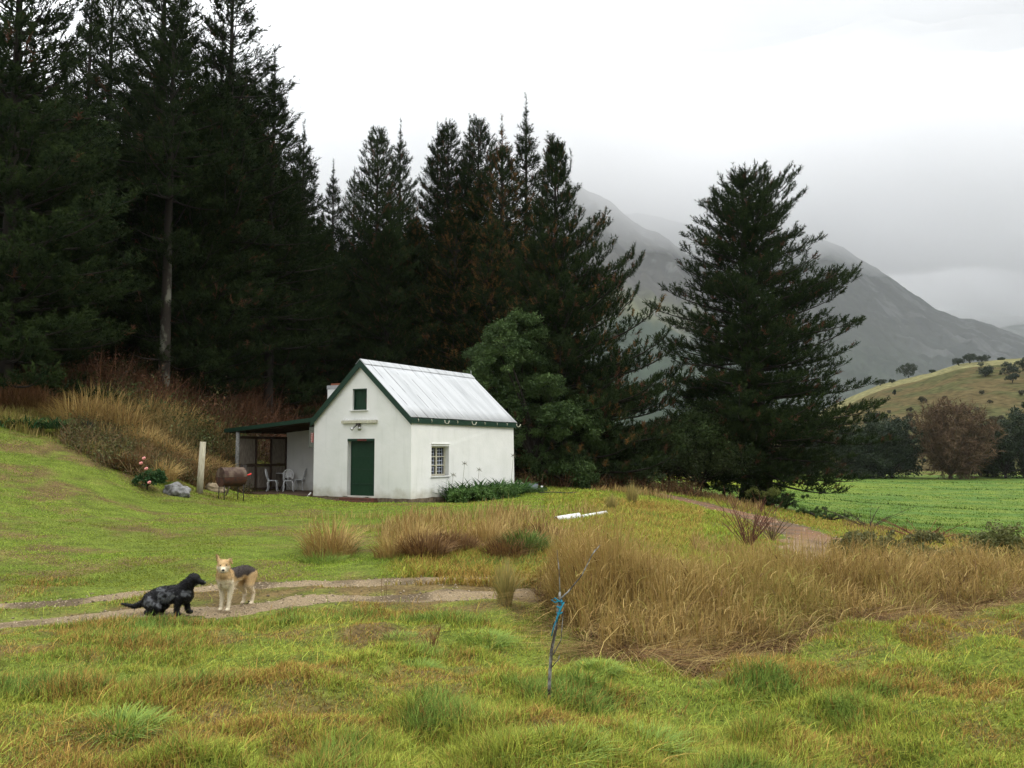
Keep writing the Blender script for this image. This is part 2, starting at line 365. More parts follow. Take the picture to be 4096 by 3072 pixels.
# ------------------------------------------------------------------ near hill beyond the field
def skyline(px, py, D, npx): return np.interp(npx, px, [CAM[2] + ray(a, b)[2] * D for a, b in zip(px, py)])
hp = np.linspace(740, 1700, 380); HD0, HD1 = 190.0, 400.0
top = skyline([740, 790, 830, 860, 883, 933, 960, 988, 1024, 1100, 1250, 1450, 1700], [450, 430, 406, 393, 384, 372.5, 364.5, 361, 358, 351, 352, 350, 360], HD1, hp)
t = np.linspace(0, 1.35, 150)[:, None]; Dh = HD0 + (HD1 - HD0) * t
prof = np.where(t < 1, .62 * t + .38 * (1 - (1 - np.clip(t, 0, 1)) ** 2.2), 1 - 2.2 * (t - 1) ** 2)
X = (hp[None] - 512) / FPX * Dh; Y = Dh + 0 * X; zb = -5.0
n1 = (fbm(X, Y, .02, 4, 71).reshape(X.shape) - .5) * 5 * np.clip(prof, 0, 1) * (1 - np.clip(prof, 0, 1)) * 3; n2 = (fbm(X, Y, .25, 4, 72).reshape(X.shape) - .5) * .8
Z = zb + (top[None] - zb) * prof + n1 + n2
HILL = (hp, t[:, 0], Z)
bnd = np.interp(hp, [740, 830, 872, 920, 960, 1024, 1250, 1700], [.62, .70, .77, .80, .80, .80, .84, .8])[None] + (fbm(X, Y, .05, 3, 75).reshape(X.shape) - .5) * .05
nn = fbm(X, Y, .12, 5, 73).ravel()[:, None]; mm = fbm(X, Y, .6, 4, 76).ravel()[:, None]
pale = np.array([.165, .155, .075]); brn = np.array([.088, .070, .034]); ol = np.array([.068, .068, .030])
k = sstep(-.012, .012, (t - bnd)).ravel()[:, None]; low = brn * (1 - sstep(.4, .62, nn)) + ol * sstep(.4, .62, nn)
edge = np.exp(-((t - bnd) / .015) ** 2).ravel()[:, None]
c = (low * (1 - k) + pale * k) * (.65 + .7 * mm) + edge * np.array([.02, .015, .005])
M_hill = mat('hill', attr=True, attr_var=.35, scale=.45, detail=9, rough=1, bump=1, bscale=.6, spec=0)
tag(link_mesh('hill', np_mesh('hill', np.stack([X, Y, Z], -1), [grid_faces(*X.shape)], c), M_hill, smooth=True), kind='structure')
def hill_at(px, py):
    """point on the hill seen at a picture position (first hit going away)"""
    j = np.interp(px, hp, np.arange(len(hp))); j0 = int(min(j, len(hp) - 2)); f = j - j0
    zz = Z_hill[:, j0] * (1 - f) + Z_hill[:, j0 + 1] * f; DD = HD0 + (HD1 - HD0) * t_hill
    zr = CAM[2] + ray(px, py)[2] * DD; h = np.nonzero(zz > zr)[0]; i = h[0] if len(h) else int(np.argmax(zz / DD))
    D = DD[i]; return Vector(((px - 512) / FPX * D, D, zz[i]))
Z_hill, t_hill = Z, t[:, 0]

# ------------------------------------------------------------------ mountains
MS = 1.7
def ridge_mesh(name, px, py, D0, D1, seed, colf, gul=.085, ncol=620, foot=-4):
    D0 *= MS; D1 *= MS
    hp = np.linspace(px[0], px[-1], ncol); top = skyline(px, py, D1, hp)
    t = np.linspace(0, 1.25, 260)[:, None]; D = D0 + (D1 - D0) * t
    prof = np.where(t < 1, .30 * t + .70 * np.clip(t, 0, 1) ** 1.9, 1 - 1.3 * (t - 1))
    X = (hp[None] - 512) / FPX * D; Y = D + 0 * X
    Z = foot + (top[None] - foot) * prof
    tc_ = np.clip(t, 0, 1)
    g = fbm(X * 1.0, Y * .35, .0055 / MS, 5, seed).reshape(X.shape); g2 = fbm(X, Y, .025 / MS, 5, seed + 3).reshape(X.shape)
    ridged = 1 - np.abs(2 * g - 1) * 2.2
    Z = Z + (ridged - .6) * gul * (top[None] - foot) * np.sin(np.pi * np.clip(tc_ * .93, 0, 1)) ** .8 + (g2 - .5) * 45 * MS * np.sin(np.pi * np.clip(tc_, 0, 1)) ** .6 + (g2 - .5) * 8 * MS
    c = colf(X.ravel(), Y.ravel(), Z.ravel(), (t + 0 * X).ravel())
    return tag(link_mesh(name, np_mesh(name, np.stack([X, Y, Z], -1), [grid_faces(*X.shape)], c), M_mount, smooth=True), kind='structure')
M_mount = mat('mountain', attr=True, attr_var=.3, scale=.018, detail=10, rough=1, bump=0, spec=0)
def mcol(x, y, z, t):
    x = x / MS; y = y / MS; z = z / MS
    n = fbm(x, y, .012, 5, 81)[:, None]; m_ = fbm(x, y, .05, 4, 82)[:, None]; el = (z / 1900 * 1.15)[:, None] + (n - .5) * .07 + (fbm(x, y, .0015, 2, 85)[:, None] - .5) * .08
    forest = np.array([.022, .036, .020]); belt = np.array([.088, .092, .045]); fyn = np.array([.055, .05, .042]); rock = np.array([.11, .11, .10])
    k1 = sstep(.125, .155, el); k2 = sstep(.185, .215, el); c = forest * (1 - k1) + belt * k1; c = c * (1 - k2) + fyn * k2
    rk = sstep(.60, .68, m_) * sstep(.12, .14, el) * sstep(.5, .58, fbm(x, y, .006, 3, 83)[:, None]); c = c * (1 - rk) + rock * rk
    return c * (.7 + .6 * m_)
def mcol2(x, y, z, t):
    x = x / MS; y = y / MS; z = z / MS; n = fbm(x, y, .02, 4, 84)[:, None]; el = (z / 2300)[:, None]; rk = sstep(.56, .66, n) * sstep(.05, .09, el) * sstep(900, 1100, x)[:, None]
    base = np.array([.030, .038, .028]) * (.6 + .8 * n); k = sstep(.06, .16, el); c = base * (1 - .6 * k) + np.array([.05, .048, .04]) * .6 * k
    return c * (1 - .6 * rk) + np.array([.12, .12, .115]) * .6 * rk
ridge_mesh('mountain', [-500, 200, 400, 500, 540, 566, 600, 640, 660, 700, 740, 790, 850, 930], [400, 370, 330, 262, 196, 178, 193, 218, 232, 262, 300, 350, 405, 455], 700, 2300, 91, mcol)
ridge_mesh('mountain_ridge', [560, 640, 683, 717, 760, 790, 825, 848, 870, 908, 940, 965, 976, 1000, 1024, 1100, 1250, 1450], [210, 214, 222, 232, 222, 224, 240, 247, 261, 288, 308, 317.5, 318, 327, 336, 362, 400, 420], 900, 2750, 97, mcol2, gul=.06)
ridge_mesh('far_mountain', [800, 900, 960, 1000, 1040, 1120, 1300, 1700], [330, 318, 309, 311, 318, 322, 330, 350], 3300, 4600, 103, mcol2, gul=.05, ncol=160)

# ------------------------------------------------------------------ air: haze box, and the cloud resting on the summits
def vol(name, col_, dens, aniso=0.0):
    m = bpy.data.materials.new(name); m.use_nodes = True; nt = m.node_tree; nt.nodes.clear(); o = nt.nodes.new("ShaderNodeOutputMaterial")
    v = nt.nodes.new("ShaderNodeVolumePrincipled"); v.inputs['Color'].default_value = (*col_, 1); v.inputs['Density'].default_value = dens; v.inputs['Anisotropy'].default_value = aniso
    nt.links.new(v.outputs[0], o.inputs['Volume']); return m
def box_obj(name, lo, hi, m):
    b = MB(); c = [(lo[i] + hi[i]) / 2 for i in range(3)]; b.box(c, [hi[i] - lo[i] for i in range(3)]); return b.build(name, m)
HAZE_D = 0.000065
tag(box_obj('haze', (-9000, -150, -9), (9000, 9500, 1900), vol('haze', (.86, .90, .95), HAZE_D)), kind='stuff', label=None)
# cloud bank: a lumpy closed body wrapped round the summits
def cloud():
    nx, ny = 90, 30; x = np.linspace(-3800, 4300, nx) * MS; y = np.linspace(1500, 4300, ny) * MS; gx, gy = np.meshgrid(x, y, indexing='ij')
    base = np.interp(gx / gy * FPX + 512, [-200, 500, 566, 640, 720, 830, 900, 1000, 1300], np.array([480, 500, 480, 430, 470, 540, 570, 520, 480]) * MS) + (fbm(gx, gy, .004 / MS, 4, 121).reshape(gx.shape) - .5) * 160 * MS
    top_ = np.clip(1000 * MS + (fbm(gx, gy, .0022 / MS, 4, 123).reshape(gx.shape) - .5) * 500 * MS, base + 60, 1885)
    e = np.minimum(np.minimum(sstep(0, .12, np.linspace(0, 1, nx))[:, None], sstep(0, .12, np.linspace(1, 0, nx))[:, None]), np.minimum(sstep(0, .3, np.linspace(0, 1, ny))[None], sstep(0, .3, np.linspace(1, 0, ny))[None]))
    e = np.maximum(e, .06); mid = (base + top_) / 2; lo = mid + (base - mid) * e; hi = mid + (top_ - mid) * e
    v = np.concatenate([np.stack([gx, gy, lo], -1).reshape(-1, 3), np.stack([gx, gy, hi], -1).reshape(-1, 3)])
    f = grid_faces(nx, ny); n = nx * ny; i = np.arange(n).reshape(nx, ny)
    ring = np.concatenate([i[:-1, 0], i[-1, :-1], i[::-1, -1][:-1], i[0, ::-1][:-1]]); nxt = np.roll(ring, -1)
    return np_mesh('cloud', v, [f, (f + n)[:, ::-1], np.stack([ring, ring + n, nxt + n, nxt], -1)])
tag(link_mesh('cloud', cloud(), vol('cloud', (.99, .99, 1.0), .0020)), kind='stuff')
# ------------------------------------------------------------------ cottage (local frame: x to the back, y to the left of the front, z up)
TH = .522; ROT = PI / 2 - TH; CW, CL = 4.5, 7.24
M_wall = mat('whitewash', c=(.82, .82, .79), c2=(.74, .75, .71), scale=1.3, detail=9, lo=.40, hi=.75, rough=.9, bump=.35, bscale=5, spec=.2)
def splash_wall(m):
    """mud splashed up from the ground and grey weathering streaks, both uneven"""
    nt = m.node_tree; n = nt.nodes.new; l = nt.links.new; b = next(x for x in nt.nodes if x.type == 'BSDF_PRINCIPLED'); old = b.inputs['Base Color'].links[0].from_socket
    tcn = n("ShaderNodeTexCoord"); sp = n("ShaderNodeSeparateXYZ"); l(tcn.outputs['Object'], sp.inputs[0]); nz = n("ShaderNodeTexNoise"); nz.inputs['Scale'].default_value = 2.6; nz.inputs['Detail'].default_value = 8; l(tcn.outputs['Object'], nz.inputs['Vector'])
    def mth(op, a, bb=None, cl=False):
        q = n("ShaderNodeMath"); q.operation = op; q.use_clamp = cl
        for i, v in enumerate((a, bb)):
            if v is None: continue
            if isinstance(v, (int, float)): q.inputs[i].default_value = v
            else: l(v, q.inputs[i])
        return q.outputs[0]
    k = mth('MULTIPLY', mth('SUBTRACT', mth('MULTIPLY', nz.outputs[0], .75), sp.outputs[2]), 2.4, True)
    mx = n("ShaderNodeMixRGB"); l(mth('MULTIPLY', k, .6), mx.inputs[0]); l(old, mx.inputs[1]); mx.inputs[2].default_value = (.36, .32, .22, 1)
    mp = n("ShaderNodeMapping"); l(tcn.outputs['Object'], mp.inputs[0]); mp.inputs['Scale'].default_value = (5, 5, .5); n2 = n("ShaderNodeTexNoise"); n2.inputs['Scale'].default_value = 1.0; n2.inputs['Detail'].default_value = 6; l(mp.outputs[0], n2.inputs['Vector'])
    k2 = mth('MULTIPLY', mth('SUBTRACT', n2.outputs[0], .56), 2.5, True); mx2 = n("ShaderNodeMixRGB"); l(mth('MULTIPLY', k2, .45), mx2.inputs[0]); l(mx.outputs[0], mx2.inputs[1]); mx2.inputs[2].default_value = (.50, .51, .47, 1); l(mx2.outputs[0], b.inputs['Base Color'])
splash_wall(M_wall)
M_plinth = mat('plinth_stone', c=(.10, .075, .05), c2=(.20, .15, .10), scale=9, detail=6, rough=.95, bump=.8, bscale=14)
M_green = mat('green_paint', c=(.009, .032, .019), c2=(.014, .044, .026), scale=12, detail=6, rough=.5, bump=.1)
M_greend = mat('green_door_paint', c=(.005, .030, .013), c2=(.009, .042, .019), scale=5, detail=7, rough=.5, bump=.15, stretch=(1, 6, 1))
M_cream = mat('cream_paint', c=(.62, .60, .48), c2=(.42, .40, .30), scale=18, detail=5, rough=.7)
M_whitep = mat('white_paint', c=(.74, .75, .73), c2=(.62, .62, .58), scale=20, detail=5, rough=.5)
M_dark = mat('dark_metal', c=(.025, .022, .02), c2=(.05, .04, .035), scale=20, rough=.6)
M_silver = mat('silver_metal', c=(.55, .55, .55), rough=.3, metal=.8)
M_glass = mat('window_glass', c=(.012, .014, .016), rough=.06, spec=.6)
M_bar = mat('window_bar', c=(.55, .60, .72), rough=.5)
M_wood_old = mat('weathered_wood', c=(.30, .26, .21), c2=(.14, .11, .085), scale=7, detail=8, rough=.9, bump=.5, bscale=20, stretch=(6, 6, .6))
M_wood_brown = mat('brown_wood', c=(.075, .045, .03), c2=(.035, .022, .016), scale=8, detail=6, rough=.9, bump=.4, stretch=(1, 6, 6))
M_red = mat('red_brown', c=(.16, .035, .025), c2=(.08, .025, .02), scale=30, rough=.7)
def roof_mat():
    m = mat('roof_paint', c=(.50, .515, .525), c2=(.38, .395, .405), scale=1.2, detail=9, rough=.55, stretch=(3.0, .35, .35), lo=.4, hi=.7, spec=.3)
    nt = m.node_tree; n = nt.nodes.new; l = nt.links.new; b = next(x for x in nt.nodes if x.type == 'BSDF_PRINCIPLED')
    old = b.inputs['Base Color'].links[0].from_socket
    tcn = n("ShaderNodeTexCoord"); sp = n("ShaderNodeSeparateXYZ"); l(tcn.outputs['Object'], sp.inputs[0])
    def mth(op, a, bb=None, cl=False):
        q = n("ShaderNodeMath"); q.operation = op; q.use_clamp = cl
        for i, v in enumerate((a, bb)):
            if v is None: continue
            if isinstance(v, (int, float)): q.inputs[i].default_value = v
            else: l(v, q.inputs[i])
        return q.outputs[0]
    # sheet laps every 0.62 m, the paint worn off along parts of them, plus short scratches running down the slope
    lap = mth('LESS_THAN', mth('ABSOLUTE', mth('SUBTRACT', mth('FRACT', mth('DIVIDE', sp.outputs[0], .62)), .5)), .028)
    mp = n("ShaderNodeMapping"); l(tcn.outputs['Object'], mp.inputs[0]); mp.inputs['Scale'].default_value = (1.6, .8, .8)
    nz = n("ShaderNodeTexNoise"); nz.inputs['Scale'].default_value = 1.7; nz.inputs['Detail'].default_value = 6; l(mp.outputs[0], nz.inputs['Vector'])
    worn = mth('MULTIPLY', lap, mth('MULTIPLY', mth('SUBTRACT', nz.outputs[0], .40), 9.0, True), True)
    mp2 = n("ShaderNodeMapping"); l(tcn.outputs['Object'], mp2.inputs[0]); mp2.inputs['Scale'].default_value = (26, 1.4, 1.4)
    nz2 = n("ShaderNodeTexNoise"); nz2.inputs['Scale'].default_value = 1.0; nz2.inputs['Detail'].default_value = 4; l(mp2.outputs[0], nz2.inputs['Vector'])
    scr = mth('MULTIPLY', mth('SUBTRACT', nz2.outputs[0], .67), 9.0, True)
    k = mth('MULTIPLY', mth('MAXIMUM', worn, scr, True), .75)
    mx = n("ShaderNodeMixRGB"); l(k, mx.inputs[0]); l(old, mx.inputs[1]); mx.inputs[2].default_value = (.10, .10, .10, 1); l(mx.outputs[0], b.inputs['Base Color'])
    return m
M_roof = roof_mat()
cot = empty('cottage', (-3.507, 30, -.023), ROT, 'small whitewashed gabled cottage with green door, white metal roof and lean-to porch', 'cottage')
b = MB()
T = .3
def rect(f, u0, u1, z0, z1): return [f(u0, z0), f(u1, z0), f(u1, z1), f(u0, z1)]
fr = lambda u, z, x=0: (x, u, z)
wavy = [(u, .02 * math.sin(u * 7) + .015 * math.sin(u * 17)) for u in np.linspace(0, CW, 22)]
outer = [(0, float(u), float(z)) for u, z in wavy] + [(0, CW + .0, 2.75), (0, CW / 2, 4.84), (0, 0, 2.75)]
b.holed(outer, [rect(fr, 1.62, 2.87, .05, 2.10), rect(fr, 2.0, 2.66, 3.14, 3.92)], (T, 0, 0))
sd_ = lambda u, z: (u, 0, z)
wavy = [(float(u), 0, float(.02 * math.sin(u * 6) + .015 * math.sin(u * 15))) for u in np.linspace(T, CL, 30)]
b.holed(wavy + [(CL, .05, 2.80), (T, .0, 2.80)], [rect(sd_, 1.22, 2.34, .76, 1.84)], (0, T, 0))
b.box((CL / 2 + T / 2, CW - T / 2, 1.4), (CL - T, T, 2.8))
b.prism([(CL - T, T, 0), (CL - T, CW - T, 0), (CL - T, CW - T, 2.75), (CL - T, CW / 2, 4.82), (CL - T, T, 2.75)], (T - .01, 0, 0))
# wing behind the porch
b.box((2.65 + T / 2, (CW + 8.5) / 2, 1.22), (T, 8.5 - CW, 2.84)); b.box((4.4, 8.5 - T / 2, 1.2), (3.2, T, 2.5)); b.box((6.0 - T / 2, (CW + 8.5 - T) / 2, 1.2), (T, 8.5 - CW - T, 2.6))
wall_o = b.build('wall', M_wall, cot)
b = MB(); b.box((CL / 2, CW / 2, -.28), (CL + .06, CW + .06, .56)); pl = b.build('plinth', M_plinth, cot)
# worn band of bare plaster under the eave drip: plain trim pieces
b = MB(); b.box((1.78, -.015, 1.925), (1.16, .04, .03)); b.build('drip_moulding', M_wall, cot, bevel=.006)
b = MB(); b.box((1.78, .08, .735), (1.20, .26, .05)); b.build('window_sill', M_whitep, cot, bevel=.01)
# window: casement, panes, bars
wz0, wz1, wx0, wx1 = .76, 1.84, 1.22, 2.34
win = MB(); 
for x in (wx0 + .03, wx1 - .03): win.box((x, .2, (wz0 + wz1) / 2), (.06, .06, wz1 - wz0))
for z in (wz0 + .03, wz1 - .03): win.box(((wx0 + wx1) / 2, .2, z), (wx1 - wx0 - .12, .058, .06))
win.box(((wx0 + wx1) / 2, .2, (wz0 + wz1) / 2), (.07, .056, wz1 - wz0 - .12))
for k in (1, 2):
    z = wz0 + .06 + (wz1 - wz0 - .12) * k / 3
    for xa, xb in ((wx0 + .06, (wx0 + wx1) / 2 - .035), ((wx0 + wx1) / 2 + .035, wx1 - .06)): win.box(((xa + xb) / 2, .2, z), (xb - xa, .04, .03))
win_o = win.build('window', M_cream, cot)
b = MB(); b.box(((wx0 + wx1) / 2, .26, (wz0 + wz1) / 2), (wx1 - wx0, .01, wz1 - wz0)); b.build('pane', M_glass, win_o)
b = MB()
for cx in (wx0 + .27, wx1 - .30):
    for x in (cx - .17, cx, cx + .17): b.box((x, .235, (wz0 + wz1) / 2), (.016, .016, wz1 - wz0 - .14))
    for k in range(7): b.box((cx, .232, wz0 + .16 + k * .128), (.40, .012, .014))
b.build('burglar_bars', M_bar, win_o)
# door
d = MB(); nb = 6; y0, y1 = 1.64, 2.85
for k in range(nb):
    a = y0 + (y1 - y0) * k / nb; c = y0 + (y1 - y0) * (k + 1) / nb; d.box((.215, (a + c) / 2, 1.0), (.04, c - a - .003, 1.98))
for z in (.02, 2.0): d.box((.205, (y0 + y1) / 2, z), (.05, y1 - y0, .05))
door = d.build('door', M_greend, cot, bevel=.003)
d = MB()
for z in (.06, .47, 1.0, 1.47): d.box((.186, (y0 + y1) / 2, z), (.03, y1 - y0 - .03, .03))
for y in (y0 + .02, y1 - .02): d.box((.186, y, 1.0), (.022, .04, 1.95))
d.build('ledge', M_green, door, bevel=.003)
d = MB(); d.box((.05, 2.245, 2.06), (.12, 1.25, .09)); dl = d.build('lintel', M_green, cot, bevel=.004)
d = MB(); d.box((-.015, 2.2, 2.06), (.01, .42, .07)); d.build('nameboard', M_red, dl)
d = MB(); d.box((-.12, 2.2, -.05), (.42, 1.5, .09)); d.box((-.30, 2.35, -.13), (.45, 1.9, .07), rz=.05); d.build('doorstep', mat('step_brick', c=(.17, .06, .04), c2=(.09, .05, .035), scale=9, rough=.9), cot, bevel=.01)
# loft hatch
h = MB()
h.box((.10, 2.33, 3.90), (.20, .64, .04)); h.box((.12, 2.02, 3.53), (.1, .045, .72)); h.box((.12, 2.635, 3.53), (.1, .045, .72)); h.box((.11, 2.33, 3.16), (.1, .6, .04))
hf = h.build('hatch_frame', M_green, cot, bevel=.004)
h = MB()
for k in range(4): h.box((.14, 2.105 + k * .148, 3.53), (.03, .142, .70))
hs = h.build('hatch_shutter', M_greend, cot, bevel=.003)
h = MB(); h.box((.115, 2.16, 3.53), (.02, .20, .028)); h.box((.115, 2.13, 3.50), (.022, .026, .20)); h.build('latch', M_dark, hs)
h = MB(); h.box((-.02, 2.34, 3.125), (.12, .82, .035)); h.build('hatch_sill', M_whitep, cot, bevel=.008)
# cream beam with wire hooks and twin floodlamp
s_ = MB(); s_.box((-.06, 2.29, 2.715), (.12, 1.60, .10)); beam = s_.build('beam', M_cream, cot, bevel=.006)
s_ = MB()
for k in range(10):
    y = 1.58 + k * .157
    s_.tube([(-.06, y - .06, 2.82), (-.06, y - .03, 2.785), (-.06, y + .03, 2.785), (-.06, y + .055, 2.81), (-.06, y + .03, 2.85)], .008, 6)
    s_.box((-.06, y, 2.775), (.10, .12, .02))
s_.build('hook', M_whitep, beam)
s_ = MB(); s_.box((-.06, 2.33, 2.62), (.10, .16, .08)); s_.tube([(-.08, 2.30, 2.60), (-.12, 2.26, 2.52), (-.15, 2.22, 2.50)], .02); s_.tube([(-.08, 2.38, 2.60), (-.12, 2.44, 2.53), (-.15, 2.47, 2.50)], .02)
lamp = s_.build('floodlamp', M_dark, cot)
for sgn, y in ((-1, 2.20), (1, 2.48)):
    s_ = MB(); s_.tube([(-.12, y - .0 * sgn, 2.53), (-.17, y + .03 * sgn, 2.47), (-.21, y + .05 * sgn, 2.43)], [.03, .055, .065], 12); s_.build('lamp_head', M_silver, lamp)
# roof: corrugated sheets
RX0, RX1 = -.10, CL + .10; mslope = (4.97 - 2.86) / (CW / 2 + .06)
def corr(y0, y1, z0, z1, x0, x1, pitch=.078, amp=.009, rows=6, sag=.0):
    nx = int((x1 - x0) / pitch * 5); x = np.linspace(x0, x1, nx); t = np.linspace(0, 1, rows)[:, None]
    X = x[None] + 0 * t; Y_ = y0 + (y1 - y0) * t + 0 * X; Z_ = z0 + (z1 - z0) * t + amp * np.sin(x[None] / pitch * 2 * PI) + .004 * np.sin(x[None] * 3 + t * 4)
    return np.stack([X, Y_, Z_], -1)
A = corr(-.07, CW / 2, 2.85, 4.97, RX0, RX1); B_ = corr(CW + .07, CW / 2, 2.85, 4.97, RX0, RX1)
va = A.reshape(-1, 3); f = grid_faces(A.shape[0], A.shape[1])
ra = link_mesh('roof', np_mesh('roof', np.concatenate([va, B_.reshape(-1, 3)]), [f, (f + len(va))[:, ::-1]]), M_roof, cot, smooth=True)
so_ = ra.modifiers.new('thick', 'SOLIDIFY'); so_.thickness = .006
b = MB(); b.prism([(RX0 - .02, CW / 2 - .20, 4.97 + .012 - .20 * mslope + .02), (RX0 - .02, CW / 2, 5.005), (RX0 - .02, CW / 2 + .20, 4.97 + .012 - .20 * mslope + .02), (RX0 - .02, CW / 2 + .20, 4.97 + .02 - .20 * mslope), (RX0 - .02, CW / 2, 4.99), (RX0 - .02, CW / 2 - .20, 4.97 + .02 - .20 * mslope)], (RX1 - RX0 + .04, 0, 0))
b.build('ridge_cap', M_roof, cot)
b = MB(); b.tube([(RX1, CW / 2, 5.0), (RX1, CW / 2, 5.16)], [.04, .012], 6); b.build('finial', mat('grey_lead', c=(.25, .27, .25), rough=.7), cot)
for x in (-.13, CL + .09):
    b = MB()
    for sg in (-1, 1):
        ye = CW / 2 + sg * (CW / 2 + .08); ze_ = 4.955 - (CW / 2 + .08) * mslope
        b.prism([(x, ye, ze_), (x, CW / 2, 4.955), (x, CW / 2, 4.955 - .25), (x, ye, ze_ - .25)], (.035, 0, 0))
    b.build('bargeboard', M_green, cot)
for y in (-.045, CW + .045):
    b = MB(); b.box((CL / 2, y, 2.725), (CL + .16, .03, .19)); fas = b.build('fascia', M_green, cot, bevel=.003)
    if y < 0:
        for x, big in ((.30, 0), (1.12, 0), (1.95, 1), (2.80, 0), (3.82, 1), (4.75, 0), (5.70, 0), (6.5, 0), (7.30, 1)):
            k = MB()
            if big: k.tube([(x, -.065, 2.80), (x + .01, -.08, 2.70), (x + .05, -.12, 2.665), (x + .11, -.16, 2.68), (x + .14, -.18, 2.78)], .016, 6)
            else: k.tube([(x, -.065, 2.80), (x + .005, -.085, 2.74), (x, -.07, 2.69)], .013, 6)
            k.build('gutter_bracket', M_cream, fas)
# chimney
b = MB(); b.box((3.35, 6.24, 3.4), (.7, .70, 1.9)); ch = b.build('chimney', M_wall, cot, bevel=.02)
b = MB(); b.box((3.35, 6.24, 4.30), (.74, .74, .16)); b.build('chimney_cap', mat('grey_plaster', c=(.30, .31, .32), c2=(.42, .42, .42), scale=6, rough=.9), ch, bevel=.01)
b = MB(); b.box((3.35, 6.24, 4.42), (.5, .5, .10)); b.build('chimney_brick', mat('chimney_red', c=(.25, .09, .05), rough=.9), ch)
# porch
def pz(y): return 2.88 - (y - 4.6) * (.36 / 4.6)
b = MB(); b.prism([(-.06, 4.56, pz(4.56)), (-.06, 9.2, pz(9.2)), (-.06, 9.2, pz(9.2) - .03), (-.06, 4.56, pz(4.56) - .03)], (6.2, 0, 0)); b.build('porch_roof', mat('porch_roof_sheet', c=(.30, .31, .31), c2=(.2, .2, .2), rough=.6), cot)
b = MB(); b.prism([(-.10, 4.5, pz(4.5) + .02), (-.10, 9.22, pz(9.22) + .02), (-.10, 9.22, pz(9.22) - .13), (-.10, 4.5, pz(4.5) - .13)], (.035, 0, 0)); b.prism([(-.06, 9.20, pz(9.2) + .02), (6.14, 9.20, pz(9.2) + .02), (6.14, 9.20, pz(9.2) - .13), (-.06, 9.20, pz(9.2) - .13)], (0, .03, 0)); b.build('porch_fascia', M_green, cot)
b = MB()
for x in (.1, .95, 1.8, 2.5): b.prism([(x, 4.55, pz(4.55) - .035), (x, 9.1, pz(9.1) - .035), (x, 9.1, pz(9.1) - .16), (x, 4.55, pz(4.55) - .16)], (.06, 0, 0))
for k in range(16): y = 4.7 + k * .28; b.prism([(0, y, pz(y) - .032), (0, y + .26, pz(y + .26) - .032), (0, y + .26, pz(y + .26) - .05), (0, y, pz(y) - .05)], (2.6, 0, 0))
b.build('porch_ceiling', M_wood_brown, cot)
b = MB(); b.tube([(.02, 8.54, -.15), (.03, 8.56, 1.2), (.02, 8.55, 2.42)], [.085, .08, .078], 10); b.build('porch_post', mat('post_paint', c=(.30, .30, .28), c2=(.18, .17, .15), scale=14, rough=.9), cot)
# slatted side screen: planks between rails, one bay open above the middle rail
b = MB(); rs = random.Random(3)
for bay, (xa, xb) in enumerate(((.12, .92), (.98, 1.74), (1.80, 2.62))):
    for zz, (za, zb_) in enumerate(((.16, 1.02), (1.14, 2.16))):
        if bay == 1 and zz == 1: continue
        n = 9
        for k in range(n):
            u0 = xa + (xb - xa) * k / n; u1 = xa + (xb - xa) * (k + 1) / n
            b.box(((u0 + u1) / 2, 8.53 + rs.uniform(-.006, .006), (za + zb_) / 2 + rs.uniform(-.012, .012)), (u1 - u0 - .012, .02, zb_ - za))
b.build('screen', M_wood_old, cot)
b = MB()
for z in (1.08, 2.20, .12): b.box((1.37, 8.50, z), (2.6, .05, .10))
for x in (.95, 1.77, 2.62): b.box((x, 8.495, 1.1), (.07, .06, 2.25))
b.build('screen_rail', M_wood_brown, cot)
b = MB()
for k in range(14): u = -.12 + k * .198; b.box((u + .098, 6.55, .0), (.188, 3.95, .05))
b.box((-.14, 6.55, -.10), (.05, 3.95, .16)); b.box((-.45, 6.5, -.17), (.12, 1.9, .05), rz=.25)
b.build('deck', mat('deck_wood', c=(.16, .10, .065), c2=(.09, .06, .04), scale=5, detail=6, rough=.85, bump=.4, stretch=(6, .8, 1)), cot, bevel=.004)
b = MB(); b.tube([(-.03, 4.58, .12), (-.10, 4.66, -.02), (-.20, 4.80, -.18)], .028, 8); b.build('drainpipe', M_whitep, cot)
b = MB(); b.box((.12, 4.66, 2.17), (.16, .26, .78)); mb = b.build('meter_box', mat('box_paint', c=(.16, .17, .145), c2=(.10, .11, .09), scale=15, rough=.7), cot, bevel=.01)
b = MB(); b.box((.034, 4.625, 2.16), (.012, .12, .36)); pltq = b.build('sign_plate', mat('sign_red', c=(.36, .03, .025), rough=.5), mb)
tx = bpy.data.curves.new('lettering', 'FONT'); tx.body = 'FRANKE'; tx.size = .098; tx.align_x = 'CENTER'; tx.align_y = 'CENTER'; tx.extrude = .001
tmp = bpy.data.objects.new('tmp_text', tx); col.objects.link(tmp); bpy.context.view_layer.update()
me = bpy.data.meshes.new_from_object(tmp.evaluated_get(bpy.context.evaluated_depsgraph_get())); bpy.data.objects.remove(tmp)
# text plane: reading direction up (+z), glyph-up towards +y, facing -x
me.transform(Matrix(((0, 0, -1, .024), (0, 1, 0, 4.625), (1, 0, 0, 2.16), (0, 0, 0, 1)))); me.name = 'lettering'
link_mesh('lettering', me, mat('sign_white', c=(.75, .75, .7), rough=.6), pltq)

def cotpt(a, b_, z=0): q = cot.location; return Vector((q.x + math.sin(TH) * a - math.cos(TH) * b_, q.y + math.cos(TH) * a + math.sin(TH) * b_, q.z + z))
def on_z(px, py, z): d = ray(px, py); k = (z - CAM[2]) / d[2]; return Vector(CAM + d * k)
DZ = cot.location.z + .027    # top of the porch deck
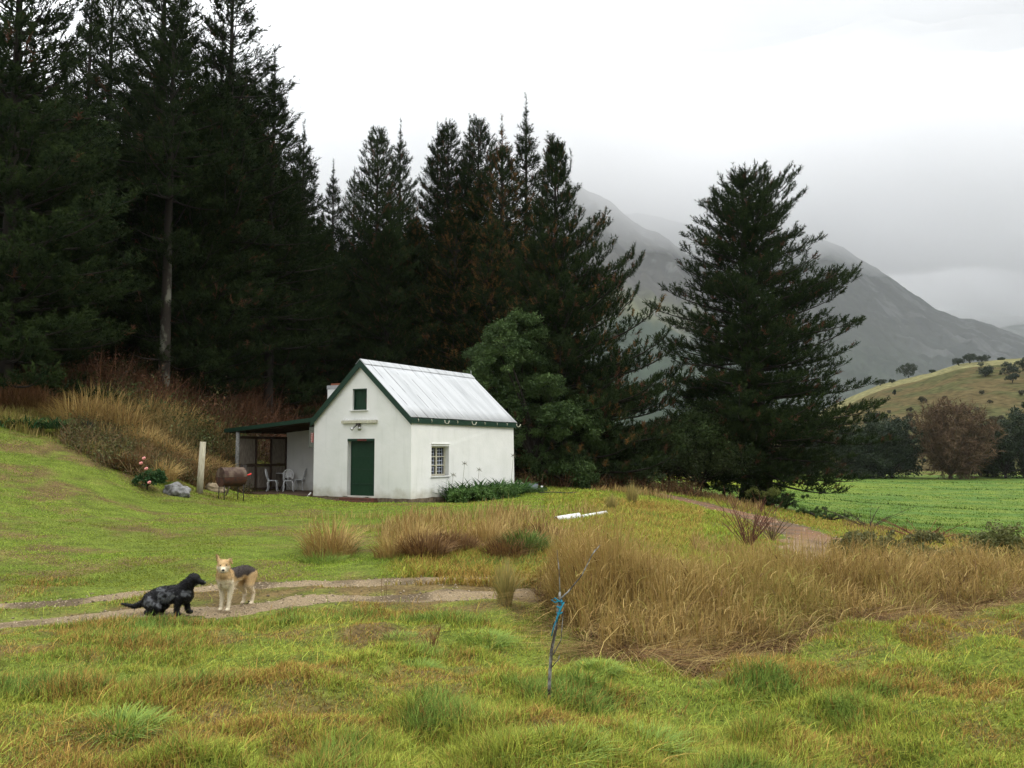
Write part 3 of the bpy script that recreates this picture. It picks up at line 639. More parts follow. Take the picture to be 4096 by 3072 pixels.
# ------------------------------------------------------------------ porch furniture
M_cast = mat('white_cast_metal', c=(.86, .87, .88), c2=(.7, .72, .73), scale=25, rough=.5)
M_cast2 = mat('cream_cast_metal', c=(.50, .43, .25), c2=(.36, .30, .18), scale=25, rough=.6)
def garden_chair(m, loc, rz, label, style='fan'):
    r = empty('garden_chair', loc, rz, label, 'chair', 'chairs round the porch table')
    b = MB(); b.tube([(0, 0, .425), (0, 0, .45)], .21, 20); b.tube([(.20 * math.cos(k * PI / 12), .20 * math.sin(k * PI / 12), .435) for k in range(25)], .014, 6); b.build('seat', m, r)
    for sx in (-1, 1):
        for sy in (-1, 1):
            b = MB(); b.tube([(sx * .13, sy * .13, .43), (sx * .185, sy * .185, .34), (sx * .165, sy * .165, .18), (sx * .185, sy * .19, .06), (sx * .215, sy * .22, .012)], [.024, .022, .014, .013, .020], 6); b.build('leg', m, r)
    b = MB(); yb = .19
    if style == 'fan':
        pts = [(.20 * math.cos(a) * 1.02, yb + .10 * (.5 + .5 * math.sin(a)), .665 + .23 * math.sin(a)) for a in np.linspace(-.9, PI + .9, 22)]
        b.tube(pts, .016, 6)
        for a in np.linspace(-.55, PI + .55, 15): b.tube([(0, yb + .03, .60), (.19 * math.cos(a), yb + .10 * (.5 + .5 * math.sin(a)), .665 + .22 * math.sin(a))], [.008, .013], 5)
        b.tube([(-.12, yb - .03, .45), (-.13, yb, .52)], .014, 6); b.tube([(.12, yb - .03, .45), (.13, yb, .52)], .014, 6); b.tube([(0, yb - .02, .45), (0, yb + .03, .60)], .014, 6)
        b.tube([(.10 * math.cos(a), yb + .05, .63 + .09 * math.sin(a)) for a in np.linspace(0, PI, 10)], .011, 5)
    else:
        b.tube([(-.19, yb - .02, .45), (-.20, yb + .06, .78), (-.17, yb + .08, .83), (-.07, yb + .09, .85), (0, yb + .09, .92), (.07, yb + .09, .85), (.17, yb + .08, .83), (.20, yb + .06, .78), (.19, yb - .02, .45)], .017, 6)
        b.tube([(0, yb + .09, .90), (0, yb, .45)], .02, 6)
        for z in (.55, .68, .80): b.tube([(.09 * math.cos(a), yb + .05, z + .05 * math.sin(a)) for a in np.linspace(0, 2 * PI, 12)], .011, 5)
    b.build('backrest', m, r); return r
def dk(px, py): q = on_z(px, py, DZ); return (q.x, q.y, DZ)
garden_chair(M_cast, dk(272.5, 491.3), R(97), 'white cast metal chair seen side on, nearest the slatted porch screen')
garden_chair(M_cast, dk(288.3, 491.5), R(192), 'white cast metal chair with its fan shaped backrest turned to the lawn')
garden_chair(M_cast2, dk(281, 489.2), R(12), 'cream cast metal chair with a crested backrest behind the porch table', 'crest')
garden_chair(M_cast, dk(299.5, 490.3), R(-95), 'white cast metal chair nearest the white house wall on the porch')
t = empty('porch_table', dk(284.5, 490.3), 0, 'small round white table between the porch chairs', 'table')
b = MB(); b.tube([(0, 0, .70), (0, 0, .715)], .36, 28); b.build('tabletop', M_cast, t)
for k in range(3):
    a = k * 2 * PI / 3 + .4; b = MB(); b.tube([(.05 * math.cos(a), .05 * math.sin(a), .70), (.12 * math.cos(a), .12 * math.sin(a), .5), (.06 * math.cos(a), .06 * math.sin(a), .3), (.24 * math.cos(a), .24 * math.sin(a), .02)], .018, 6); b.build('leg', M_cast, t)
b = MB(); b.box((0, 0, .30), (.50, .28, .60)); b.box((0, 0, .62), (.54, .32, .04)); tag(b.build('storage_box', mat('box_dark', c=(.05, .055, .06), rough=.7), None, bevel=.01, loc=Vector(dk(277, 488.2)), rot=(0, 0, ROT)), 'dark box standing against the porch screen behind the chairs', 'box')

# ------------------------------------------------------------------ barbecue, post, stones, pipes and small things
M_rust = mat('rusty_steel', c=(.085, .032, .018), c2=(.035, .02, .015), scale=6, detail=8, rough=.85, bump=.4)
M_rust2 = mat('scorched_lid', c=(.12, .085, .06), c2=(.05, .026, .018), scale=4, detail=8, rough=.8, lo=.42, hi=.58)
g = G(231, 500)
bq = empty('drum_barbecue', g, 0.85,  'rusty drum barbecue on thin legs with its lid open beside the porch', 'barbecue')
ax = .46; rad = .33; zc_ = .80
def half(a0, a1, m, name, par, r=rad, x0=-ax, x1=ax, cap=True, dz=0, dy=0):
    b = MB(); n = 14; A_ = [a0 + (a1 - a0) * k / n for k in range(n + 1)]; pr = [(x0, dy + r * math.cos(a), zc_ + dz + r * math.sin(a)) for a in A_]
    b.prism(pr, (x1 - x0, 0, 0)); return b.build(name, m, par)
bq.scale = (.84, .84, .9)
body = half(PI, 2 * PI, M_rust, 'drum', bq)
lid = half(.0, PI, M_rust2, 'lid', bq, dz=.012)
b = MB(); b.box((0, 0, zc_ + .005), (2 * ax - .03, 2 * rad - .02, .012)); b.build('grill', M_dark, bq)
for x in (-.40, .40):
    for y in (-.2, .2): b = MB(); b.tube([(x, y, -.06), (x, y * .9, zc_ - .18)], .018, 6); b.build('leg', M_dark, bq)
b = MB(); b.box((.55, .1, zc_ + .22), (.18, .22, .40)); b.build('chimney_box', M_dark, bq)
b = MB(); b.tube([(.46, -.12, zc_ + .02), (.70, -.22, zc_ + .10)], [.012, .03], 8); b.build('handle', mat('red_handle', c=(.75, .04, .03), rough=.5), bq)
b = MB(); b.tube([(0, 0, 0), (.33, .05, 1.0)], [.03, .024], 8); tag(b.build('stick', M_wood_old, None, loc=G(225.5, 496) + Vector((0, 0, -.05))), 'grey wooden stick leaning against the barbecue', 'stick')
b = MB(); b.tube([(0, 0, -.2), (.02, 0, .5), (.07, 0, 1.62)], [.105, .10, .092], 12); tag(b.build('wooden_post', mat('pale_post', c=(.44, .41, .30), c2=(.30, .27, .19), scale=9, rough=.9, stretch=(4, 4, .6)), None, loc=G(199.5, 493)), 'pale round wooden post standing alone on the lawn near the bank', 'post')
def rock(name, loc, r, sc_, m, label, seed, cat='rock'):
    bm = bmesh.new(); bmesh.ops.create_icosphere(bm, subdivisions=4, radius=1)
    for v in bm.verts:
        n = mnoise.fractal(v.co * 1.6 + Vector((seed, 0, 0)), 1, 2, 5); v.co *= 1 + .32 * n
        v.co = Vector((v.co.x * sc_[0], v.co.y * sc_[1], v.co.z * sc_[2])) * r
    me = bpy.data.meshes.new(name); bm.to_mesh(me); bm.free(); o = link_mesh(name, me, m, smooth=True); o.location = loc; return tag(o, label, cat)
M_rock = mat('lichen_rock', c=(.10, .095, .085), c2=(.27, .27, .27), scale=7, detail=8, rough=.95, bump=.8)
rock('boulder', G(176, 495) + Vector((0, 0, .08)), .30, (1.3, .8, .85), M_rock, 'grey lichen covered boulder at the foot of the bank beside the post', 1)
rock('stone', G(214, 491) + Vector((0, 0, .05)), .30, (1.2, .8, .75), mat('sandy_rock', c=(.30, .24, .15), c2=(.18, .14, .09), scale=6, rough=.95, bump=.6), 'sandy rounded stone behind the barbecue legs', 5, 'stone')
M_pvc = mat('white_pipe', c=(.80, .80, .79), c2=(.66, .66, .64), scale=5, rough=.4)
def pipe(pxa, pya, pxb, pyb, r, label, z=.09, za=None):
    a = G(pxa, pya) + Vector((0, 0, z)); c = G(pxb, pyb) + Vector((0, 0, z + .03)); dd = (c - a).normalized(); b = MB(); n = 16
    up = Vector((0, 0, 1)); u = dd.cross(up).normalized(); v = u.cross(dd)
    rings = []
    for q, rr in ((a, r), (c, r), (c, r * .9), (a, r * .9)): rings.append([b.bm.verts.new(q + (u * math.cos(2 * PI * k / n) + v * math.sin(2 * PI * k / n)) * rr) for k in range(n)])
    for i in range(4):
        for k in range(n): fc = b.bm.faces.new((rings[i][k], rings[i][(k + 1) % n], rings[(i + 1) % 4][(k + 1) % n], rings[(i + 1) % 4][k])); fc.smooth = i in (0, 2)
    return tag(b.build('pipe', M_pvc, None), label, 'pipe', 'white pipes lying on the mound')
pipe(556, 521.5, 579, 519, .095, 'thick white plastic pipe with an open end lying on the grassy mound', .03)
pipe(580, 519, 606, 515.5, .055, 'thinner white plastic pipe lying beyond the thick one on the mound', .04)
b = MB(); b.tube([(0, 0, 0), (.05, .02, .24)], .05, 8); tag(b.build('pipe_stub', M_pvc, None, loc=G(541, 491.5)), 'short white pipe stub sticking out of the grass behind the cottage', 'pipe')
q = G(528, 492)
b = MB(); b.tube([(0, 0, -.02), (0, 0, .30), (0, 0, .31), (0, 0, .08)], [.42, .45, .41, .38], 24, caps=False); b.tube([(0, 0, .05), (0, 0, .08)], .39, 24); tag(b.build('tub', mat('grey_tub', c=(.12, .14, .16), rough=.6), None, loc=q + Vector((0, 0, .05))), 'low grey tub on the grass past the back corner of the cottage', 'tub')
b = MB(); b.tube([(0, 0, 0), (0, 0, .34)], [.10, .13], 14); b.tube([(0, 0, .32), (0, 0, .36)], .14, 14); tag(b.build('flowerpot', M_cream, None, loc=G(517.5, 492.5) + Vector((.1, 0, .08))), 'cream pot close to the back corner of the cottage wall', 'pot')
# ------------------------------------------------------------------ pines
M_needle = mat('pine_needles', attr=True, rough=.8, spec=.05, trans=.10)
M_bark = mat('pine_bark', c=(.014, .010, .008), c2=(.034, .028, .022), scale=5, detail=8, rough=.95, bump=.8, stretch=(1, 1, .35))
M_lichen_bark = mat('lichen_bark', c=(.03, .024, .018), c2=(.15, .15, .115), scale=3, detail=9, rough=.95, lo=.50, hi=.62, stretch=(1, 1, .6))
def _low_lichen():      # lichen only grows on the lower part of the stem
    nt = M_lichen_bark.node_tree; n = nt.nodes.new; l = nt.links.new; b = next(x for x in nt.nodes if x.type == 'BSDF_PRINCIPLED'); old = b.inputs['Base Color'].links[0].from_socket
    t = n("ShaderNodeTexCoord"); sp = n("ShaderNodeSeparateXYZ"); l(t.outputs['Object'], sp.inputs[0]); mr = n("ShaderNodeMapRange"); mr.inputs[1].default_value = 4.5; mr.inputs[2].default_value = 8.0; l(sp.outputs[2], mr.inputs[0])
    mx = n("ShaderNodeMixRGB"); l(mr.outputs[0], mx.inputs[0]); l(old, mx.inputs[1]); mx.inputs[2].default_value = (.018, .014, .010, 1); l(mx.outputs[0], b.inputs['Base Color'])
_low_lichen()
def unit(v): return v / np.maximum(np.linalg.norm(v, axis=-1, keepdims=True), 1e-9)
def tubes_np(paths, seg=5):
    """paths: list of (points (k,3), radii (k,)) -> verts, quads"""
    V, F = [], []; n0 = 0; ang = np.arange(seg) * 2 * PI / seg
    for p, r in paths:
        p = np.asarray(p, float); k = len(p); t = unit(np.gradient(p, axis=0)); ref = np.where(np.abs(t[:, 2:3]) < .9, [[0, 0, 1.]], [[1., 0, 0]])
        a = unit(np.cross(t, ref)); b = np.cross(t, a)
        V.append((p[:, None] + (a[:, None] * np.cos(ang)[None, :, None] + b[:, None] * np.sin(ang)[None, :, None]) * np.asarray(r)[:, None, None]).reshape(-1, 3))
        i = np.arange(k * seg).reshape(k, seg) + n0; j = np.roll(i, -1, 1)
        F.append(np.stack([i[:-1], j[:-1], j[1:], i[1:]], -1).reshape(-1, 4)); n0 += k * seg
    return np.concatenate(V), np.concatenate(F)
def needles(sp, sd, sl, rs, k=14, nl=.17, nw=.022, cbase=(.007, .015, .006), ctip=(.026, .040, .010), rust=0.0, brown=.02):
    """bottle-brush shoots -> triangles"""
    n = len(sp); t = rs.rand(n, k); rnd = unit(rs.normal(size=(n, k, 3))); d = sd[:, None, :]
    dirn = unit(d * .55 + rnd * .8 + np.array([0, 0, .12]))
    base = sp[:, None] + d * (sl[:, None] * t)[..., None]
    ln = nl * (.7 + .6 * rs.rand(n, k)) * (1.1 - .45 * t); side = unit(np.cross(dirn, rnd + .3)) * (nw * .5)
    a = base - side; b = base + side; c = base + dirn * ln[..., None]
    V = np.stack([a, b, c], 2).reshape(-1, 3); F = np.arange(n * k * 3).reshape(-1, 3)
    sh = rs.rand(n, 1); r_ = (rs.rand(n, 1) < rust)[..., None]; br = (rs.rand(n, 1) < brown)[..., None]
    mixf = np.clip(.55 * sh + .5 * t, 0, 1)[..., None]; c0 = np.array(cbase) * (1 - mixf) + np.array(ctip) * mixf
    c0 = np.where(r_, np.array([.13, .07, .022]), c0); c0 = np.where(br, np.array([.085, .04, .022]), c0)
    c0 = c0 * (.75 + .5 * rs.rand(n, k, 1)); C = np.repeat(c0.reshape(-1, 3), 3, 0)
    return V, F, C
def pine(seed, Ht, Rm, crown0=.15, env=None, whorl=.62, nlimb=5, droop=0., up=1.0, shoot=.42, leaders=1, k=14, nl=.21, nw=.038, rust=0., dens=1.75, lean=(0, 0), dead=True, trunk_r=None, brown=.008, gap=0.1, **kw):
    rs = np.random.RandomState(seed); wood = []; tr = trunk_r or Ht * .013
    zz = np.linspace(-.3, Ht, 14); sway = np.cumsum(rs.normal(0, .05, 14)) * .5
    tx = lean[0] * (np.maximum(zz, 0) / Ht) ** 1.5 + sway * .3; ty = lean[1] * (np.maximum(zz, 0) / Ht) ** 1.5 + sway[::-1] * .1
    tx -= tx[0]; ty -= ty[0]
    trunk = [(np.stack([tx, ty, zz], -1), tr * (1 - zz / Ht) ** .8 + .012 + tr * .5 * np.exp(-np.maximum(zz, 0) / .5))]
    SP, SD, SL = [], [], []
    env = env or (lambda t, az: (1 - t) ** .75 * (.75 + .25 * t))
    z = Ht * crown0 if dead else Ht * crown0
    def tpos(z): return np.array([np.interp(z, zz, tx), np.interp(z, zz, ty), z])
    def limb(o, az, Lm, t, live=True):
        ns = 9; s = np.linspace(0, 1, ns); e0 = R(-4 - droop) * (1 - t) + R(36) * t ** 1.3 + rs.normal(0, R(7))
        el = e0 + (s ** 2.2) * R(34) * up * (1 - .4 * t); az_ = az + np.cumsum(rs.normal(0, .06, ns))
        d = np.stack([np.cos(el) * np.cos(az_), np.cos(el) * np.sin(az_), np.sin(el)], -1); p = o + np.concatenate([[[0, 0, 0]], np.cumsum(d[:-1] * (Lm / (ns - 1)), 0)])
        wood.append((p, np.linspace(.02 + Lm * .012, .008, ns)))
        if not live: return
        nb = max(4, int(Lm / .32 * dens)); S = np.linspace(.10, .97, nb) + rs.normal(0, .01, nb); sgn = 1
        for s_ in S:
            if rs.rand() < gap: continue
            q = np.array([np.interp(s_, s, p[:, i]) for i in range(3)]); i = min(int(s_ * (ns - 1)), ns - 1); dd = d[i]
            sgn = -sgn; a2 = math.atan2(dd[1], dd[0]) + sgn * rs.uniform(.5, 1.05); e2 = math.asin(np.clip(dd[2], -1, 1)) * .6 + rs.uniform(-.05, .45)
            bl = (1 - s_) * Lm * .42 * rs.uniform(.6, 1.1) + .25; bd = np.array([math.cos(e2) * math.cos(a2), math.cos(e2) * math.sin(a2), math.sin(e2)])
            m = max(1, int(bl / .30)); 
            for j in range(m):
                f = (j + .6) / m; pp = q + bd * bl * f; ud = unit(bd * .75 + rs.normal(0, .35, 3) + np.array([0, 0, .30 + .45 * up]))
                SP.append(pp); SD.append(ud); SL.append(shoot * rs.uniform(.55, 1.1))
            SP.append(q + bd * bl * .9); SD.append(unit(bd + np.array([0, 0, .5 * up]))); SL.append(shoot * rs.uniform(.8, 1.2))
        for j in range(3): SP.append(p[-1 - j // 2]); SD.append(unit(d[-1] + rs.normal(0, .15, 3) + np.array([0, 0, .35 * up]))); SL.append(shoot * rs.uniform(.9, 1.4))
    if dead:
        for _ in range(int(Ht * .9)):
            zz_ = rs.uniform(.12, max(crown0, .2) + .1) * Ht; limb(tpos(zz_), rs.uniform(0, 2 * PI), rs.uniform(.5, 1.9), .1, False)
    az0 = rs.uniform(0, 6.28)
    ztop = Ht * (1 - .075 * (leaders == 1))
    while z < ztop:
        t = (z / ztop - crown0) / (1 - crown0); n = max(3, int(round(nlimb * (1 - .25 * t) + rs.normal(0, .6)))); az0 += rs.uniform(.4, 1.2)
        for i in range(n):
            az = az0 + i * 2 * PI / n + rs.normal(0, .22); Lm = Rm * env(t, az) * rs.uniform(.60, 1.14)
            if Lm > .18: limb(tpos(z + rs.normal(0, .12)), az, Lm, t)
        z += whorl * rs.uniform(.65, 1.3) * (1 - .30 * t)
    for _ in range(leaders):
        if leaders == 1:
            for zq in np.arange(ztop - .6, Ht - .15, .17):
                for _k in range(2): a_ = rs.uniform(0, 6.28); SP.append(tpos(zq)); SD.append(unit(np.array([math.cos(a_), math.sin(a_), 1.1]))); SL.append(.10 + .5 * (Ht - zq) / (Ht * .12))
        o = tpos(Ht * (.97 if leaders == 1 else rs.uniform(.90, .97)));
        if leaders > 1: o = o + np.r_[rs.normal(0, .35, 2), 0]
        for j in range(5): SP.append(o + np.array([0, 0, .22 * j])); SD.append(unit(np.array([rs.normal(0, .12), rs.normal(0, .12), 1]))); SL.append(.42)
    SP, SD, SL = np.array(SP), np.array(SD), np.array(SL)
    V, F, C = needles(SP, SD, SL, rs, k, nl, nw, rust=rust, brown=brown, **kw)
    crown = np_mesh('crown', V, [F], C); tv, tf = tubes_np(trunk, 10); bv, bf = tubes_np(wood, 4)
    return crown, np_mesh('trunk', tv, [tf]), np_mesh('limbs', bv, [bf]), len(F)
def pine_thing(geo, loc, rz, sc_, label, group=None, bark=None, name='pine_tree'):
    r = empty(name, loc, rz, label, 'pine tree', group); r.scale = sc_
    for nm, me, m in (('crown', geo[0], M_needle), ('trunk', geo[1], bark or M_bark), ('limbs', geo[2], M_bark)):
        if not len(me.materials): me.materials.append(m)
        o = bpy.data.objects.new(nm, me); col.objects.link(o); o.parent = r
        if nm == 'limbs': o['kind'] = 'stuff'
    return r
tall_env = lambda t, az: (1 - t) ** .72 * (.68 + .32 * np.clip(t * 4, 0, 1)) + .02
# kinds: dense, airy, narrow spire, rusty, each 18 m tall
KIND = {
 'dense': pine(11, 18, 4.9, .05, tall_env, whorl=.50, nlimb=6, k=18, up=1.1),
 'airy': pine(12, 18, 4.5, .22, tall_env, whorl=.62, nlimb=5, k=16, up=1.0, gap=.12, shoot=.48),
 'spire': pine(13, 18, 3.5, .22, lambda t, az: (1 - t) ** .85 + .02, whorl=.52, nlimb=5, k=16, up=1.1),
 'rusty': pine(14, 18, 4.4, .06, tall_env, whorl=.52, nlimb=6, k=17, rust=.16, brown=.06, up=1.2),
 'dense2': pine(15, 18, 4.6, .07, tall_env, whorl=.50, nlimb=6, k=18, brown=.05, leaders=3),
}
KINDTXT = {'dense': 'dense dark pine', 'airy': 'thin open crowned pine', 'spire': 'narrow spire topped pine', 'rusty': 'pine with rusty tinged shoots', 'dense2': 'dark bushy topped pine'}
ntri = sum(g[3] for g in KIND.values()); print('pine tris', ntri)
rsF = np.random.RandomState(5)
# edge and skyline trees: (picture x of the top, picture y of the top, distance, kind, label, width factor)
FOREST = [
 (2, -120, 31, 'dense', 'huge dense pine cut off by the left edge of the photo', 1.15),
 (76, -25, 44, 'spire', 'slim spire topped pine in the gap beside the huge dense pine on the left', .8),
 (98, -40, 46, 'airy', 'see through slender pine standing close to the slim spire topped pine', .9),
 (152, -75, 40, 'dense', 'tall broad dark pine whose top leaves the photo, above the gravel track', 1.1),
 (222, -32, 41, 'airy', 'tall open crowned pine with sky showing through its top', 1.15),
 (268, 62, 43, 'spire', 'pine with a thin bare leader at the shoulder of the tall open crowned pine', 1.0),
 (299, 132, 47, 'spire', 'slender pine on the sloping right shoulder of the tall group', .95),
 (330, 168, 52, 'spire', 'small spired pine in the dip, left one of the pair behind the cottage roof', .9),
 (351, 175, 55, 'airy', 'small spired pine in the dip, right one of the pair behind the cottage roof', .9),
 (375, 136, 50, 'dense2', 'pine rising just behind the chimney side of the cottage', 1.0),
 (397, 130, 52, 'spire', 'pointed pine above the front part of the white roof', .95),
 (436, 134, 56, 'airy', 'thin pine left of the twin topped pine above the white roof', .8),
 (446, 130, 53, 'dense2', 'twin topped pine above the ridge of the white roof', .9),
 (468, 126, 55, 'spire', 'thin leader pine beside the bushy topped one over the roof', .8),
 (478, 126, 52, 'dense2', 'bushy topped pine over the far end of the white roof', .9),
 (502, 128, 50, 'rusty', 'rusty tinged pine behind the far end of the cottage', 1.1),
 (527, 108, 52, 'spire', 'tallest thin leader at the end of the pine row, beside the misty mountain', .95),
]
for i, (px, py, D, kd, lab, wf) in enumerate(FOREST):
    g = at(px, D); top = P(px, py, D); h = (top[2] - g.z) / 18.0; pine_thing(KIND[kd], g, rsF.uniform(0, 6.28), (h * wf * .96, h * wf * .96, h), lab, 'pines along the edge of the plantation', M_bark)
# lower trees in front of and between them, seen against the others
MID = [(20, 60, 34, 'dense', 1.3), (75, 95, 40, 'dense', 1.35), (135, 90, 39.5, 'dense2', 1.3), (186, 110, 39, 'dense', 1.1), (203, 105, 40, 'dense2', 1.1), (235, 120, 44, 'rusty', 1.2), (275, 160, 45, 'dense', 1.1), (320, 215, 48, 'dense', 1.1), (-40, 90, 35, 'dense2', 1.3), (48, 110, 37, 'dense', 1.2), (110, 140, 41, 'rusty', 1.2), (188, 130, 43, 'dense2', 1.2), (250, 170, 46, 'dense', 1.2), (300, 230, 50, 'dense2', 1.1), (345, 250, 52, 'dense', 1.1), (415, 215, 50, 'rusty', 1.15), (455, 200, 48, 'rusty', 1.2), (492, 210, 47, 'rusty', 1.2), (385, 235, 47, 'dense2', 1.0)]
MIDTXT = ['dense pine in front of the huge one at the left border', 'broad dark pine closing the gap under the slim spire topped pine', 'bushy pine left of the tallest broad pine', 'dense pine close behind the lichen spotted trunk', 'bushy pine between the two lichen spotted trunks', 'brownish pine under the open crowned pine with sky in its top', 'dark pine under the thin bare leader', 'dark pine just left of the chimney', 'low dark pine at the left border in front of the huge one', 'mid height dark pine below the gap in the skyline on the left', 'brownish pine below the slender see through pine', 'bushy dark pine below the tallest tops', 'dark pine filling the foot of the open crowned pine', 'dark pine below the sloping shoulder of the plantation', 'dark pine filling the dip in the skyline', 'rust brown pine above the front of the roof', 'rust brown pine above the middle of the roof', 'rust brown pine above the far end of the roof, behind the feathery tree', 'dark pine directly above the loft gable']
for (px, py, D, kd, wf), lab in zip(MID, MIDTXT):
    g = at(px, D); top = P(px, py, D); h = (top[2] - g.z) / 18.0; pine_thing(KIND[kd], g, rsF.uniform(0, 6.28), (h * wf, h * wf, h), lab, 'pines along the edge of the plantation')
# the stand behind: rows that close the gaps, nothing in the photo tells them apart
pts = []
for D in (50, 56, 63, 71, 80):
    for px in np.arange(-170, 540, 50 if D < 60 else 44):
        pxx = px + rsF.uniform(-16, 16); DD = D + rsF.uniform(-2.5, 2.5)
        lim = np.interp(pxx, [-200, 60, 80, 110, 240, 270, 320, 350, 400, 500, 540], [-40, 60, 120, 110, 60, 130, 215, 225, 190, 185, 235])
        pts.append((pxx, lim + rsF.uniform(8, 60), DD))
for px, py, D in pts:
    if px < 230 and D < 54 : continue
    kd = ['dense', 'dense2', 'airy', 'spire', 'rusty'][rsF.randint(5)]
    g = at(px, D); top = P(px, py, D); h = (top[2] - g.z) / 18.0
    pine_thing(KIND[kd], g, rsF.uniform(0, 6.28), (h * 1.15, h * 1.15, h), 'dark pine inside the plantation, one of many behind the edge trees', 'pines deep inside the plantation')
# bare pale trunks at the edge, lichen covered
KIND['bare'] = pine(16, 18, 3.0, .50, tall_env, whorl=.55, nlimb=5, k=16)
for px, D, ty, lab in ((163, 36.6, -10, 'pine with a straight pale lichen spotted trunk standing clear of the dark forest'), (213, 41.5, 40, 'second lichen spotted trunk, nearer the cottage and half hidden in shade')):
    g = at(px, D); h = (P(px, ty, D)[2] - g.z) / 18.0
    pine_thing(KIND['bare'] if px < 200 else (KIND['bare'][0], KIND['bare'][1].copy(), KIND['bare'][2]), g, px, (h, h, h), lab, 'lichen covered trunks at the forest edge', M_lichen_bark)
# end tree of the plantation with long upswept limbs reaching over the open ground
def env_end(t, az):
    right = math.cos(az)          # local +x is to the right of the picture
    b = np.interp(t, [0, .1, .28, .42, .55, .66, .75, .85, 1], [1.0, 1.05, .90, .80, .62, .52, .22, .16, .04])
    l = np.interp(t, [0, .5, .75, 1], [.62, .45, .2, .04]); return l + (b - l) * max(0, right) ** .6 if right > 0 else l
g = at(556, 44); top = P(559, 152, 44)
pine_thing(pine(21, top[2] - g.z, 6.9, .03, env_end, whorl=.50, nlimb=8, k=20, up=1.6, gap=.10, shoot=.40, rust=.04, brown=.05, leaders=2), g, 0, (1, 1, 1), 'last pine of the plantation, its long upswept limbs reaching over the mountain view')
# the big free-standing pine beside the dirt road, two stems
g = at(748, 45); topz = P(748, 180, 45)[2] - g.z
def env_big(t, az):
    c = math.cos(az)
    rt = np.interp(t, [0, .06, .15, .24, .33, .42, .50, .57, .64, .72, .80, .88, .95, 1], [.84, .90, .90, 1.02, .76, .74, .98, .66, .60, .60, .54, .42, .24, .05])
    lf = np.interp(t, [0, .06, .15, .24, .33, .42, .50, .57, .64, .72, .80, .88, .95, 1], [.52, .60, .66, .60, .70, .66, .66, .56, .52, .46, .36, .25, .12, .04])
    s = (c + 1) / 2; return (lf * (1 - s) + rt * s) * (.8 + .2 * abs(c))
bigp = pine_thing(pine(34, topz, 7.0, .085, env_big, whorl=.50, nlimb=9, k=20, up=.80, droop=10, shoot=.42, gap=.06, dens=1.5, leaders=2, brown=.035, trunk_r=.40), g, 0, (1, 1, 1), 'big free standing pine with two dark stems beside the red dirt road', None, name='pine_tree')
b = MB(); b.tube([(.95, .5, -.3), (.9, .5, 2.0), (.75, .4, 4.5), (.5, .2, 8), (.3, .1, 12)], [.50, .40, .34, .26, .12], 12); b.build('second_stem', M_bark, bigp)
# lower skirt of the big tree hanging to the right
# ------------------------------------------------------------------ leafy trees, shrubs, undergrowth
M_leaf = mat('leaves', attr=True, rough=.6, spec=.2, trans=.2)
M_twig = mat('twigs', attr=True, rough=.9, spec=.1)
def leaf_quads(p, rs, size, cols, up=.4, aspect=1.0, curl=True):
    n = len(p); nrm = unit(rs.normal(size=(n, 3)) + [0, 0, up]); t = unit(np.cross(nrm, rs.normal(size=(n, 3)))); b = np.cross(nrm, t); s = (size * (.6 + .8 * rs.rand(n)))[:, None] * .5
    V = np.stack([p - t * s * aspect, p - b * s * .6, p + t * s * aspect, p + b * s * .6], 1).reshape(-1, 3)
    return V, np.arange(n * 4).reshape(-1, 4), np.repeat(cols, 4, 0)
def crown_clumps(lobes, rs, nclump, nleaf, crad, size, ca, cb, aspect=1.0, flat=1.0, up=.4):
    """lobes: (centre, radii). Clumps of leaves spread through the outer part of each lobe."""
    C = np.array([l[0] for l in lobes], float); Rr = np.array([np.ones(3) * l[1] if np.isscalar(l[1]) else l[1] for l in lobes], float); vol_ = Rr.prod(1) ** (2 / 3); pr = vol_ / vol_.sum()
    li = rs.choice(len(lobes), nclump, p=pr); d = unit(rs.normal(size=(nclump, 3))); d[:, 2] = np.where(d[:, 2] < -.45, -d[:, 2], d[:, 2]); r = rs.uniform(.55, 1.0, nclump) ** .6
    cc = C[li] + d * Rr[li] * r[:, None]; cr = crad * rs.uniform(.6, 1.3, nclump)
    off = unit(rs.normal(size=(nclump, nleaf, 3))) * (rs.rand(nclump, nleaf, 1) ** .5) * cr[:, None, None] * [1, 1, flat]
    p = (cc[:, None] + off).reshape(-1, 3); k = np.clip(.5 * rs.rand(nclump, 1, 1) + .5 * rs.rand(nclump, nleaf, 1), 0, 1)
    cols = (np.array(ca) * (1 - k) + np.array(cb) * k).reshape(-1, 3); return leaf_quads(p, rs, size, cols, up, aspect)
def branches(base, lobes, rs, r0, n=3, mid=.45):
    W = []
    for c, r in lobes:
        c = np.array(c, float); a = np.array(base, float)
        for _ in range(n):
            e = c + rs.normal(0, .35, 3) * (np.ones(3) * r); m1 = a + (e - a) * mid * .6 + rs.normal(0, .06, 3) * np.linalg.norm(e - a) * [1, 1, .3] + [0, 0, .06 * np.linalg.norm(e - a)]; s = np.linspace(0, 1, 7)[:, None]
            W.append(((1 - s) ** 2 * a + 2 * s * (1 - s) * m1 + s ** 2 * e, np.linspace(r0, r0 * .15, 7)))
    return W
